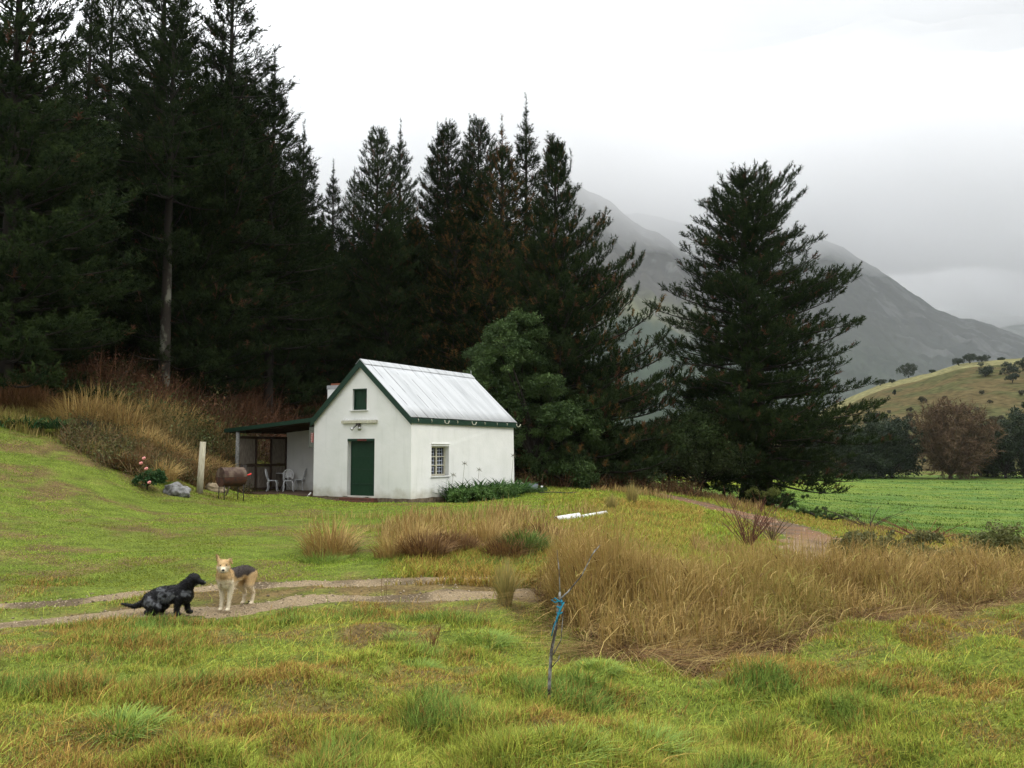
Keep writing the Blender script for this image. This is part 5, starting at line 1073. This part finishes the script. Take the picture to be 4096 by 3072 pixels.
stalk_zone('dry_stalks', 15000, (140, 240), ([140, 240], [30.5, 34]), ([140, 240], [35, 39]), (.4, 1.2), ((.34, .26, .10), (.20, .13, .05)), seed=117, thr=(.5, .62), dens=.1, w=.0008)
stalk_zone('dry_stalks', 9000, (140, 225), ([140, 225], [26.5, 30]), ([140, 225], [30.5, 33]), (.2, .9), ((.22, .15, .06), (.15, .08, .035)), seed=119, w=.0008)
stalk_zone('dry_stalks', 12000, (-40, 130), ([-40, 130], [27.5, 26]), ([-40, 130], [31, 30]), (.15, .6), ((.20, .20, .04), (.28, .20, .07)), seed=120, w=.0009, dens=.2)
# tussocks one can point to
def tussock_mesh(seed, n, r, h, c1, c2, wide=.010, bend=(.15, 1.1), segs=4):
    rs = np.random.RandomState(seed); a = rs.uniform(0, 6.28, n); q = np.sqrt(rs.rand(n)) * r; x = np.cos(a) * q; y = np.sin(a) * q; az = a + rs.normal(0, .6, n); k = rs.rand(n, 1); hh = h * rs.uniform(.5, 1.1, n) * (1 - .25 * q / r)
    o = blades('tuft', x, y, hh, wide * rs.uniform(.6, 1.2, n), rs.uniform(*bend, n) * (.3 + q / r), az, (np.array(c1) * (1 - k) + np.array(c2) * k) * (.7 + .6 * rs.rand(n, 1)), M_straw, segs, z=np.zeros(n), kind=None); me = o.data; bpy.data.objects.remove(o); return me
TM = {'brown': tussock_mesh(1, 700, .29, .50, S3, S2, .014, (.1, 1.1)), 'straw': tussock_mesh(2, 520, .34, .70, S1, S2 * 1.2, .012, (.1, 1.2)), 'green': tussock_mesh(3, 520, .26, .22, GR3, GR2, .008, (.5, 1.5)), 'dark': tussock_mesh(4, 700, .30, .5, (.06, .11, .02), (.12, .17, .03), .014, (.3, 1.0)), 'pale': tussock_mesh(5, 300, .12, .95, S1, (.25, .24, .08), .013, (.05, .5))}
def tuss(px, py, kind, s, label, grp):
    g = G(px, py); o = bpy.data.objects.new('grass_tussock', TM[kind]); col.objects.link(o); o.location = g - Vector((0, 0, .02)); o.scale = (s, s, s * rg.uniform(.9, 1.1)); o.rotation_euler = (0, 0, rg.uniform(0, 6)); tag(o, label, 'grass tussock', grp)
for px, py, kd, s, lab in [(425, 556, 'brown', 1.25, 'dark brown grass tussock below the cottage corner, the largest one'), (449, 550, 'brown', 1.0, 'brown tussock just right of the largest one on the bank'), (414, 548, 'straw', 1.0, 'straw coloured tussock behind the largest brown one'), (463, 552, 'brown', .9, 'narrow brown tussock in the middle of the bank'),
    (506, 558, 'brown', 1.1, 'brown tussock on the bank beside the dark green clump'), (519, 548, 'brown', .9, 'brown tussock behind the dark green clump'), (541, 540, 'brown', 1.15, 'brown tussock below the open end of the white pipe'), (524, 553, 'dark', 1.2, 'dark green clump between the brown tussocks'), (393, 557, 'straw', .9, 'short straw tussock left of the largest brown one'),
    (486, 546, 'straw', 1.0, 'yellow straw tussock in the gap of the brown row')]: tuss(px, py, kd, s, lab, 'brown tussocks along the bank')
for px, py, kd, s, lab in [(330, 556, 'straw', 1.3, 'tall pale tussock alone on the lawn, straight below the door'), (322, 562, 'green', 1.4, 'bluish green tussock at the foot of the tall pale one'), (343, 551, 'dark', .8, 'small dark tussock right of the tall pale one on the lawn'), (505, 604, 'pale', .75, 'thin pale clump of stalks at the near edge of the track'),
    (611, 512, 'pale', .8, 'slender grass clump on the mound behind the pipes'), (632, 505, 'pale', 1.0, 'tall slender clump beside the first bend of the dirt road')]: tuss(px, py, kd, s, lab, 'lone tussocks on the lawn')
for px, py, s, lab in [(400, 641, 1.0, 'lush green tuft in the meadow below the track, the leftmost pair member'), (418, 652, .9, 'lush green tuft behind the bare red stalks in the meadow'), (485, 640, 1.2, 'thick green tuft at the near edge of the track'), (416, 668, .9, 'round green tuft left of the sapling, the nearer one'), (350, 622, .8, 'green tuft right beside the track below the light dog'),
    (118, 727, 1.1, 'darker green tuft in the bottom left of the meadow'), (735, 697, 1.1, 'green tuft in front of the middle of the reeds'), (712, 690, .8, 'smaller green tuft beside the one before the reeds'), (560, 752, 1.0, 'green tuft at the bottom edge below the sapling'), (640, 745, 1.0, 'broad bladed tuft right of the sapling foot'), (1005, 622, 1.3, 'green tuft near the right border on the meadow'), (662, 668, .8, 'broad leaved tuft at the foot of the reeds'), (598, 668, .8, 'green tuft at the foot of the reeds, nearest the sapling')]: tuss(px, py, 'green', s * .8, lab, 'green tufts in the near meadow')
for i, (px, py, s, kd) in enumerate([(78, 428, 1.9, 's'), (98, 422, 2.1, 's'), (118, 432, 1.8, 's'), (150, 428, 1.9, 's'), (176, 434, 1.8, 's'), (200, 440, 1.6, 's'), (165, 462, 1.3, 's'), (187, 474, 1.3, 's'), (160, 480, 1.1, 's'), (138, 452, 1.4, 's'), (213, 478, 1.2, 's'), (22, 414, 1.9, 'b'), (4, 412, 2.0, 'b'), (38, 416, 1.7, 'b'), (126, 470, 1.2, 'b'), (205, 462, 1.5, 'b'), (224, 470, 1.4, 'b')]):
    tuss(px, py, 'straw' if kd == 's' else 'brown', s * 1.3, 'tall straw coloured grass clump on the bank below the forest' if kd == 's' else 'russet grass clump on the bank below the forest', 'straw coloured clumps on the bank' if kd == 's' else 'russet clumps on the bank')
# ------------------------------------------------------------------ sapling with its blue rope
M_sap = mat('sapling_bark', c=(.055, .045, .035), c2=(.26, .26, .24), scale=22, detail=5, lo=.45, hi=.6, rough=.9, stretch=(1, 1, .7))
g = G(549, 706); Dg = g.y
def sp_(px, py, dd=0): return Vector(P(px, py, Dg + dd)) - g
r0 = empty('sapling', g, 0, 'thin leafless sapling with lichen spots, tied with blue rope, in front of the reeds', 'sapling')
b = MB(); b.tube([(0, 0, -.1), sp_(549.5, 680), sp_(551.5, 650), sp_(556, 628), sp_(558, 610), sp_(560, 592)], [.013, .012, .011, .0095, .009, .0075], 8); b.build('stem', M_sap, r0)
for pts_, r_ in (([(559, 600), (568, 592), (582, 575), (592, 555), (600, 545)], .006), ([(560, 592), (559, 570), (557, 550)], .005), ([(553, 655), (561, 640), (563, 615), (565, 600)], .004), ([(551, 668), (558, 660), (560, 655)], .004), ([(592, 555), (596, 548)], .003)):
    b = MB(); n_ = len(pts_); b.tube([sp_(a, c_, .02 * i) for i, (a, c_) in enumerate(pts_)], [r_ * (1 - .6 * i / (n_ - 1)) for i in range(n_)], 6); b.build('branch', M_sap, r0)
M_rope = mat('blue_rope', c=(.01, .14, .22), c2=(.02, .24, .33), scale=60, rough=.8)
b = MB()
for k in range(3):
    z0 = sp_(559.5, 601 + k * 6); b.tube([z0 + Vector((.016 * math.cos(a), .016 * math.sin(a), .004 * math.sin(2 * a + k))) for a in np.linspace(0, 6.28, 14)], .006, 6)
b.tube([sp_(559, 601, -.02), sp_(555, 598, -.02), sp_(551.5, 600, -.02), sp_(555, 602.5, -.02), sp_(559, 601, -.02)], .005, 6); b.tube([sp_(561, 604, -.02), sp_(564, 602, -.02), sp_(560, 610, -.02), sp_(557, 618, -.03), sp_(556.5, 622, -.03)], .007, 6); b.tube([sp_(556.5, 620, -.03), sp_(554, 626, -.03), sp_(551.5, 636, -.03)], .005, 6)
ro = tag(b.build('rope', M_rope, None, loc=g), 'blue rope knotted round the top of the thin sapling', 'rope')
# red stalks in the meadow, reddish bush, branches at the field edge
def stalk_plant(px, py, n, h, col_, label, seed, spread=.3, r=.006, cat='plant', name='bare_shrub', fork=2, group=None):
    rs = np.random.RandomState(seed); g = G(px, py); W = []
    for _ in range(n):
        a = rs.uniform(0, 6.28); e = np.array([math.cos(a) * spread * rs.uniform(.1, 1), math.sin(a) * spread * rs.uniform(.1, 1), h * rs.uniform(.5, 1)]); s = np.linspace(0, 1, 5)[:, None]; p = np.array([rs.normal(0, .03), rs.normal(0, .03), -.05]) + s * e * [1, 1, 1] + (s ** 2) * e * [.4, .4, 0]; W.append((p, np.linspace(r, r * .4, 5)))
        for _ in range(fork): k = rs.randint(1, 4); d = unit(rs.normal(size=3) * [.5, .5, .3] + [0, 0, .9]); W.append((p[k] + s * d * h * rs.uniform(.15, .4), np.linspace(r * .5, r * .25, 5)))
    V, F = tubes_np(W, 5); root = link_mesh(name, np_mesh(name, V, [F], np.array(col_) * (.6 + .8 * rs.rand(len(V), 1))), M_twig); root.location = g; return tag(root, label, cat, group)
stalk_plant(432, 651, 9, .34, (.16, .07, .035), 'bare reddish stalks standing in the meadow beside green tufts', 1, .12, .005)
stalk_plant(386, 596, 3, .45, (.15, .09, .05), 'few thin dead stalks at the far side of the track', 2, .05, .004)
stalk_plant(748, 548, 26, 1.25, (.13, .055, .04), 'red brown leafless bush beside the bend of the dirt road', 3, .75, .010, 'bush', fork=4)
stalk_plant(772, 541, 16, .8, (.14, .10, .06), 'grey brown twiggy bush behind the red brown leafless one', 4, .7, .012, 'bush', fork=4)
stalk_plant(868, 528, 16, 1.0, (.07, .05, .04), 'arching dead branches at the edge of the crop field', 5, 1.5, .014, 'branch', name='dead_branch')
stalk_plant(925, 541, 14, .7, (.14, .05, .035), 'reddish dead branches lying before the crop field', 6, 1.3, .014, 'branch', name='dead_branch')
def leafy_low(px, py, w_, h, lab, seed, ca, cb, size=.06, n=70, nm='bush', cat='bush', grp=None, nleaf=60):
    g = G(px, py); rs = np.random.RandomState(seed); lobes = [((rs.uniform(-.5, .5) * w_, rs.uniform(-.3, .3) * w_ * .6, h * rs.uniform(.3, .65)), np.array([w_ * .28, w_ * .25, h * .32])) for _ in range(6)]; return leafy(nm, g, lab, cat, lobes, seed, n, nleaf, min(w_, h) * .2, size, ca, cb, r0=.02, trunk_h=h * .2, group=grp, nb=2)
leafy_low(890, 562, 1.8, .6, 'olive bush standing in the reeds before the crop field', 71, (.08, .09, .03), (.15, .14, .05))
leafy_low(1008, 566, 1.6, .85, 'tall loose green bush at the right border before the crop field', 72, (.08, .10, .03), (.15, .15, .05), n=60)
leafy_low(866, 565, 1.0, .45, 'small green bush among the stalks by the dirt road', 73, (.05, .08, .02), (.10, .12, .03))
leafy_low(948, 580, 1.3, .6, 'low green bush in the reeds on the right', 74, (.07, .09, .03), (.13, .14, .04))
# ------------------------------------------------------------------ garden plants
def straps(name, g, n, r, h, c1, c2, label, cat, seed, wide=.035, ell=(1, 1), bend=(.5, 1.6), group=None, rz=0):
    rs = np.random.RandomState(seed); a = rs.uniform(0, 6.28, n); q = np.sqrt(rs.rand(n)); x = np.cos(a) * q * r * ell[0]; y = np.sin(a) * q * r * ell[1]; k = rs.rand(n, 1)
    o = blades(name, x, y, h * rs.uniform(.6, 1.15, n), wide * rs.uniform(.7, 1.2, n), rs.uniform(*bend, n), rs.uniform(0, 6.28, n), (np.array(c1) * (1 - k) + np.array(c2) * k) * (.75 + .5 * rs.rand(n, 1)), M_grass, 4, z=np.zeros(n), kind=None); o.location = g; o.rotation_euler.z = rz; return tag(o, label, cat, group)
g = cotpt(4.3, -.62, -.20)
ag = empty('agapanthus_bed', g, ROT, 'long clump of dark strap leaved plants with dry flower heads against the cottage side wall', 'flower bed')
o = straps('foliage', (0, 0, 0), 950, 1.0, 1.0, (.018, .050, .014), (.075, .15, .035), None, None, 5, .075, (2.9, .42), (.4, 1.5)); o.parent = ag
for x_, y_, h_ in ((-1.85, .1, 1.15), (-.75, .15, .9), (1.95, .2, 1.42), (-2.6, .1, .75)):
    b = MB(); tp = Vector((x_ + .16, y_, h_ + .25)); b.tube([(x_, y_, .1), (x_ + .03, y_, h_ * .6), tp], .007, 6)
    for k in range(14): a = k * 2.4; e = tp + Vector((math.cos(a) * .11, math.sin(a) * .11, .08 * math.sin(k * 1.7))); b.tube([tp, e], .005, 4)
    b.build('flower_stalk', mat('dry_stalk', c=(.16, .15, .10), rough=.9) if 'dry_stalk' not in bpy.data.materials else bpy.data.materials['dry_stalk'], ag)
leafy('creeper', cotpt(2.6, -1.35, -.22), 'low round leaved green creeper in front of the strap leaved bed', 'plant', [((u, .15 * math.sin(u * 3), .18), np.array([.5, .4, .34])) for u in np.linspace(-1.4, 1.8, 7)], 61, 170, 60, .14, .075, (.045, .10, .02), (.11, .19, .045), r0=.01, trunk_h=.05, rz=ROT, nb=1)
leafy('creeper', cotpt(7.3, -1.0, -.22), 'low green weeds past the far end of the strap leaved bed', 'plant', [((u, 0, .12), np.array([.4, .4, .16])) for u in np.linspace(-.6, .8, 4)], 62, 60, 60, .12, .06, (.045, .09, .02), (.11, .17, .045), r0=.01, trunk_h=.04, rz=ROT, nb=1)
straps('agapanthus_clump', G(18, 428), 500, 1.0, .55, (.02, .055, .02), (.06, .12, .035), 'clump of dark strap leaves at the left edge of the bank', 'plant', 7, .05, (1.7, .6))
straps('agave', G(89, 438), 70, .12, .62, (.018, .030, .022), (.03, .05, .035), 'dark spiky rosette on the bank, the left one of two', 'plant', 8, .07, bend=(.05, .7))
straps('agave', G(112, 436), 60, .12, .55, (.018, .030, .022), (.03, .05, .035), 'dark spiky rosette on the bank, the right one of two', 'plant', 9, .06, bend=(.1, .9))
straps('strap_plant', G(129, 455), 40, .15, .7, (.06, .11, .03), (.10, .16, .05), 'arching broad leaved plant on the slope below the two rosettes', 'plant', 10, .06, bend=(.4, 1.2))
rb = leafy_low(147, 490, .7, .62, 'small rose bush with pink flowers at the foot of the bank', 75, (.02, .06, .02), (.06, .12, .035), size=.07, nm='rose_bush', n=36)
for dx, dz in ((-.02, .92), (.06, .62), (.16, .22), (-.1, .78)):
    b = MB(); b.ball((dx, -.25, dz), .055, (1, 1, .8), u=8, v=6); b.ball((dx + .03, -.27, dz + .02), .035, u=8, v=6); b.build('flower', bpy.data.materials.get('rose_pink') or mat('rose_pink', c=(.75, .22, .22), c2=(.8, .4, .36), scale=30), rb)
b = MB(); b.tube([(0, 0, -.1), (.03, 0, 1.0)], .022, 6); tag(b.build('stake', M_dark, None, loc=G(131, 424)), 'thin dark stake stuck in the bank behind the rosettes', 'stake')
b = MB(); b.tube([(0, 0, -.1), (0, 0, .45)], .012, 6); sg = b.build('tag_stake', M_dark, None, loc=G(98.5, 425)); tag(sg, 'small white tag on a thin stake in the dry grass of the bank', 'plant label')
b = MB(); b.box((0, -.02, .50), (.20, .02, .07)); b.box((0, -.02, .41), (.17, .02, .05)); b.build('label_plate', M_whitep, sg)
b = MB(); b.tube([(0, 0, 0), (.5, .1, .03), (1.1, 0, .0), (1.5, .1, .01)], .018, 6); tag(b.build('hose', M_dark, None, loc=G(539, 495.5) + Vector((0, 0, .1))), 'dark hose lying in the grass past the tub', 'hose')

# crop plants that give the field its nap, and loose stones on the track
n = 90000; px = rg.uniform(690, 1120, n); nd = np.interp(px, [690, 752, 800, 860, 930, 1024, 1120], [60, 54, 50, 45, 39, 34, 32]); D = np.exp(rg.uniform(np.log(nd), np.log(150))); x = (px - 512) / FPX * D
rr = np.abs(((D + .42 * x) / 26.0 + .35 * fbm(x, D, .06, 2, 63)) % 1.0 - .5); k = sstep(.022, .008, rr)[:, None]; c = (np.array([.13, .215, .035]) * (1 - .45 * k)) * (.6 + .7 * rg.rand(n, 1)) * (.75 + .5 * fbm(x, D, .5, 3, 66)[:, None])
far = (sstep(95, 128, D + 30 * sstep(20, -10, x)) * sstep(60, 20, x))[:, None]; c = c * (1 - far) + np.array([.32, .36, .03]) * far
blades('crop', x, D, (.05 + .10 * rg.rand(n)) * (1 + 1.5 * k[:, 0]), .0016 * D * (.6 + .8 * rg.rand(n)), rg.uniform(.2, 1.2, n), rg.uniform(0, 6.28, n), c, M_grass, 1, lift=.03)
def stones(name, line, half, n, rr, seed):
    rs = np.random.RandomState(seed); seg = np.linalg.norm(np.diff(line, axis=0), axis=1); T_ = np.r_[0, np.cumsum(seg)]; t = rs.uniform(0, T_[-1], n); x = np.interp(t, T_, line[:, 0]) + rs.normal(0, half * .6, n); y = np.interp(t, T_, line[:, 1]) + rs.normal(0, half * .6, n); z = H(x, y) + .004; r = rr * rs.uniform(.3, 1, n) ** 2 + .003
    o = np.array([[1, 0, 0], [0, 1, 0], [-1, 0, 0], [0, -1, 0], [0, 0, .7], [0, 0, -.7]]); V = np.stack([x, y, z], -1)[:, None] + (o[None] * (1 + .5 * rs.normal(size=(n, 6, 1)).clip(-.8, .8)) + rs.normal(0, .25, (n, 6, 3))) * r[:, None, None]
    F = np.array([[0, 1, 4], [1, 2, 4], [2, 3, 4], [3, 0, 4], [1, 0, 5], [2, 1, 5], [3, 2, 5], [0, 3, 5]]); c = np.array([.36, .29, .20]) * rs.uniform(.35, 1.4, (n, 1)); return tag(link_mesh(name, np_mesh(name, V.reshape(-1, 3), [(F[None] + np.arange(n)[:, None, None] * 6).reshape(-1, 3)], np.repeat(c, 6, 0)), M_gravel), kind='stuff')
stones('loose_gravel', RUT1, .34, 3500, .018, 1); stones('loose_gravel', RUT2, .22, 1500, .018, 2); stones('loose_gravel', ROAD, .8, 3000, .04, 3)
# ------------------------------------------------------------------ the two dogs
def ccap(mb, p0, p1, r0, r1, sc_=None):
    p0, p1 = Vector(p0), Vector(p1); n = 7; pts = []; rr = []; d = p1 - p0; L_ = max(d.length, 1e-4); u = d / L_
    for k in range(4): a = PI / 2 * (k / 4); pts.append(p0 - u * r0 * math.cos(a)); rr.append(max(r0 * math.sin(a), .001))
    for k in range(n + 1): t = k / n; pts.append(p0 + d * t); rr.append(r0 + (r1 - r0) * t)
    for k in range(3, -1, -1): a = PI / 2 * (k / 4); pts.append(p1 + u * r1 * math.cos(a)); rr.append(max(r1 * math.sin(a), .001))
    mb.tube(pts, rr, 14)
def body_mesh(caps, voxel=.011, smooth=6):
    b = MB()
    for c in caps: ccap(b, *c)
    bmesh.ops.recalc_face_normals(b.bm, faces=b.bm.faces); me = bpy.data.meshes.new('tmp'); b.bm.to_mesh(me); b.bm.free(); o = bpy.data.objects.new('tmp', me); col.objects.link(o)
    m = o.modifiers.new('r', 'REMESH'); m.mode = 'VOXEL'; m.voxel_size = voxel; m2 = o.modifiers.new('s', 'SMOOTH'); m2.factor = .5; m2.iterations = smooth
    bpy.context.view_layer.update(); out = bpy.data.meshes.new_from_object(o.evaluated_get(bpy.context.evaluated_depsgraph_get())); bpy.data.objects.remove(o); return out
def paint(me, fn):
    n = len(me.vertices); co = np.empty(n * 3, np.float32); me.vertices.foreach_get('co', co); co = co.reshape(-1, 3); c = fn(co); a = me.color_attributes.new('Col', 'FLOAT_COLOR', 'POINT'); cc = np.ones((n, 4), np.float32); cc[:, :3] = c; a.data.foreach_set('color', cc.ravel()); return co, c
def fur(me, co, c, n, ln, back, m, parent, seed, zmin=.05, var=.35):
    rs = np.random.RandomState(seed); no = np.empty(len(co) * 3, np.float32); me.vertices.foreach_get('normal', no); no = no.reshape(-1, 3); k = rs.choice(len(co), n); k = k[co[k, 2] > zmin]; n = len(k)
    p = co[k] + rs.normal(0, .004, (n, 3)); d = unit(no[k] * .5 + np.array(back) + rs.normal(0, .28, (n, 3))); L_ = ln * rs.uniform(.5, 1.3, (n, 1)); sd = unit(np.cross(d, rs.normal(size=(n, 3)))) * .0028
    V = np.stack([p - sd, p + sd, p + d * L_], 1).reshape(-1, 3); C = np.repeat(c[k] * rs.uniform(1 - var, 1 + var, (n, 1)), 3, 0); return link_mesh('fur', np_mesh('fur', V, [np.arange(n * 3).reshape(-1, 3)], C), m, parent)
M_fur = mat('fur_light', attr=True, rough=.75, spec=.2); M_furb = mat('fur_black', attr=True, rough=.55, spec=.22); M_nose = mat('wet_nose', c=(.008, .008, .008), rough=.3, spec=.5); M_eye = mat('dog_eye', c=(.03, .015, .008), rough=.15, spec=.6)
def nz3(co, s, seed=0): return np.array([mnoise.noise(Vector(v) * s + Vector((seed, 0, 0))) for v in co])
# light dog, standing three quarters towards the camera with its head turned to the lens
fp = G(224.3, 613.2); dirv = Vector((-.135, -.46, 0)).normalized(); hpz = fp - dirv * .45; hpz.z = Hs(hpz.x, hpz.y); mid = fp - dirv * .20; yaw = math.atan2(dirv.y, dirv.x)
ld = empty('dog', (mid.x, mid.y, (fp.z + hpz.z) / 2 + .012), yaw, 'tan and white dog with a dark saddle standing on the track, facing the camera', 'dog'); ld.scale = (.9, .9, .9)
hy = math.atan2(-mid.y, -mid.x) - yaw; Hc = Vector((.335, .045, .645)); hd = Vector((math.cos(hy), math.sin(hy), -.12)).normalized(); hs = Vector((-math.sin(hy), math.cos(hy), 0)); hu = Vector((0, 0, 1))
caps = [((.23, 0, .455), (.06, 0, .455), .118, .112), ((.235, 0, .39), (.10, 0, .385), .098, .098), ((.06, 0, .455), (-.24, 0, .480), .108, .088), ((-.22, 0, .475), (-.33, 0, .455), .098, .09), ((.24, .0, .49), (.325, .035, .60), .108, .080), ((.27, .015, .44), (.31, .03, .52), .09, .08),
        (Hc, Hc + hd * .03, .078, .072), (Hc + hd * .05 - hu * .012, Hc + hd * .165 - hu * .035, .052, .030), (Hc + hs * .035 - hu * .03, Hc - hu * .03 - hs * .035, .058, .058)]
for s in (-1, 1):
    caps += [((.20, s * .062, .40), (.19, s * .066, .29), .062, .043), ((.19, s * .066, .29), (.205, s * .058, .14), .041, .027), ((.205, s * .058, .14), (.225, s * .055, .035), .026, .025), ((.222, s * .055, .026), (.258, s * .055, .022), .029, .023),
             ((-.30, s * .065, .43), (-.23, s * .090, .30), .092, .062), ((-.23, s * .075, .29), (-.365, s * .068, .165), .052, .028), ((-.365, s * .068, .165), (-.335, s * .068, .04), .026, .024), ((-.332, s * .068, .027), (-.290, s * .068, .022), .029, .023)]
caps += [((-.38, 0, .475), (-.47, -.01, .40), .042, .040), ((-.47, -.01, .40), (-.505, -.02, .27), .040, .022)]
# ears: one pricked with a folded tip, one hanging over
er = Hc - hs * .062 + hu * .055; el = Hc + hs * .062 + hu * .050
caps += [(er, er - hs * .018 + hu * .06 - hd * .01, .028, .018), (er - hs * .018 + hu * .06, er - hs * .034 + hu * .088 + hd * .01, .018, .012), (el, el + hs * .030 + hu * .018, .026, .020), (el + hs * .030 + hu * .018, el + hs * .052 - hu * .035 + hd * .01, .020, .012)]
me = body_mesh(caps)
def cl_light(co):
    tan = np.array([.50, .345, .17]); cream = np.array([.68, .60, .45]); dark = np.array([.050, .040, .034]); n = nz3(co, 14); x, y, z = co.T; c = np.tile(tan, (len(co), 1)) * (1 + .18 * n)[:, None]
    def mixc(c, k, t): k = np.clip(k, 0, 1)[:, None]; return c * (1 - k) + t * k
    c = mixc(c, sstep(.38, .28, z + .03 * n) * sstep(.0, .1, x), cream); c = mixc(c, sstep(.34, .24, z + .03 * n) * .8, cream); c = mixc(c, sstep(.17, .22, x) * sstep(.47, .40, z), cream); c = mixc(c, sstep(.42, .37, z) * sstep(-.15, -.05, x) * .6, cream)
    c = mixc(c, sstep(.425, .455, z + .035 * n + .10 * (x < -.2) * (-.2 - x) * -3) * sstep(.19, .13, x + .03 * n) * sstep(-.42, -.36, x), dark); c = mixc(c, sstep(-.41, -.45, x) * sstep(.15, .22, z), dark * 1.4)
    p = co - np.array(Hc); f = p @ np.array(hd); s = p @ np.array(hs); u = p[:, 2]; head = (z > .55)
    c = mixc(c, head * sstep(.07, .10, f) * sstep(.0, -.02, u), cream * 1.1); c = mixc(c, head * sstep(.02, .04, f) * (np.abs(s) > .03) * sstep(.0, -.03, u), cream * 1.1); c = mixc(c, head * (np.abs(s) > .075) * (u > .06) * .55, np.array([.16, .08, .05]))
    c = mixc(c, sstep(.52, .46, z) * sstep(.22, .26, x) * (np.abs(n) > .32) * .5, np.array([.25, .15, .07])); return c
co, c = paint(me, cl_light); bo = link_mesh('body', me, M_fur, ld, smooth=True); fur(me, co, c, 15000, .015, (-.55, 0, -.45), M_fur, ld, 3)
b = MB(); b.ball(Hc + hd * .188 - hu * .026, .0195, (1, 1, .85)); b.build('nose', M_nose, ld, smooth=True)
for s in (-1, 1): b = MB(); b.ball(Hc + hd * .086 + hs * s * .034 + hu * .014, .0125, u=10, v=8); b.build('eye', M_eye, ld, smooth=True)
b = MB(); b.tube([Hc + hd * .165 - hu * .058 + hs * .028, Hc + hd * .188 - hu * .056, Hc + hd * .165 - hu * .058 - hs * .028], .0035, 6); b.build('mouth', M_nose, ld)
# black dog, half crouched in profile, nose to the right
q = G(170, 616); bd = empty('dog', (q.x, q.y, q.z + .012), R(-4), 'black curly haired dog with grey mottling crouching in profile on the gravel track', 'dog')
caps = [((.17, 0, .235), (.08, 0, .25), .108, .105), ((.08, 0, .25), (-.12, 0, .225), .108, .108), ((-.12, 0, .22), (-.235, 0, .165), .112, .108), ((.15, 0, .30), (.245, 0, .405), .088, .062), ((.17, 0, .27), (.20, 0, .33), .09, .08), ((.275, 0, .432), (.295, 0, .430), .066, .062), ((.30, 0, .420), (.395, 0, .385), .046, .027), ((.262, 0, .40), (.285, 0, .41), .06, .06)]
for s, dx in ((-1, 0), (1, .07)):
    caps += [((.14, s * .06, .20), (.12 + dx * .8, s * .075, .11), .058, .036), ((.12 + dx * .8, s * .075, .11), (.115 + dx, s * .075, .03), .034, .028), ((.12 + dx, s * .075, .026), (.16 + dx, s * .078, .022), .030, .024),
             ((-.21, s * .075, .165), (-.12, s * .10, .10), .088, .060), ((-.12, s * .10, .09), (-.235, s * .10, .04), .048, .034), ((-.235, s * .10, .034), (-.135, s * .105, .024), .032, .026)]
caps += [((-.30, 0, .15), (-.44, -.01, .095), .042, .030), ((-.44, -.01, .095), (-.60, -.01, .125), .028, .014)]
for s in (-1, 1): caps += [((.262, s * .055, .455), (.262, s * .078, .40), .026, .024), ((.262, s * .078, .40), (.275, s * .078, .355), .024, .018)]
me = body_mesh(caps)
def cl_black(co):
    n = nz3(co, 9, 3); n2 = nz3(co, 34, 9); x, y, z = co.T; c = np.tile([.004, .004, .005], (len(co), 1)); g = np.array([.11, .115, .125])
    reg = np.exp(-((x - .16) ** 2 + (z - .25) ** 2) / .012) * 1.0 + np.exp(-((x + .20) ** 2 + (z - .16) ** 2) / .012) + np.exp(-((x + .02) ** 2 + (z - .20) ** 2) / .02) * .8 + np.exp(-((x + .13) ** 2 + (z - .30) ** 2) / .006) * .8
    k = sstep(.45, .70, reg * (.45 + 1.3 * n) + .30 * n2)[:, None] * (z < .36)[:, None]; return c * (1 - k) + g * k * (.5 + .5 * (n2[:, None] > -.1))
co, c = paint(me, cl_black); link_mesh('body', me, M_furb, bd, smooth=True); fur(me, co, c, 17000, .012, (-.4, 0, -.5), M_furb, bd, 5, zmin=.03)
b = MB(); b.ball((.421, 0, .383), .017); b.build('nose', M_nose, bd, smooth=True)
for s in (-1, 1): b = MB(); b.ball((.325, s * .037, .437), .011, u=10, v=8); b.build('eye', M_eye, bd, smooth=True)
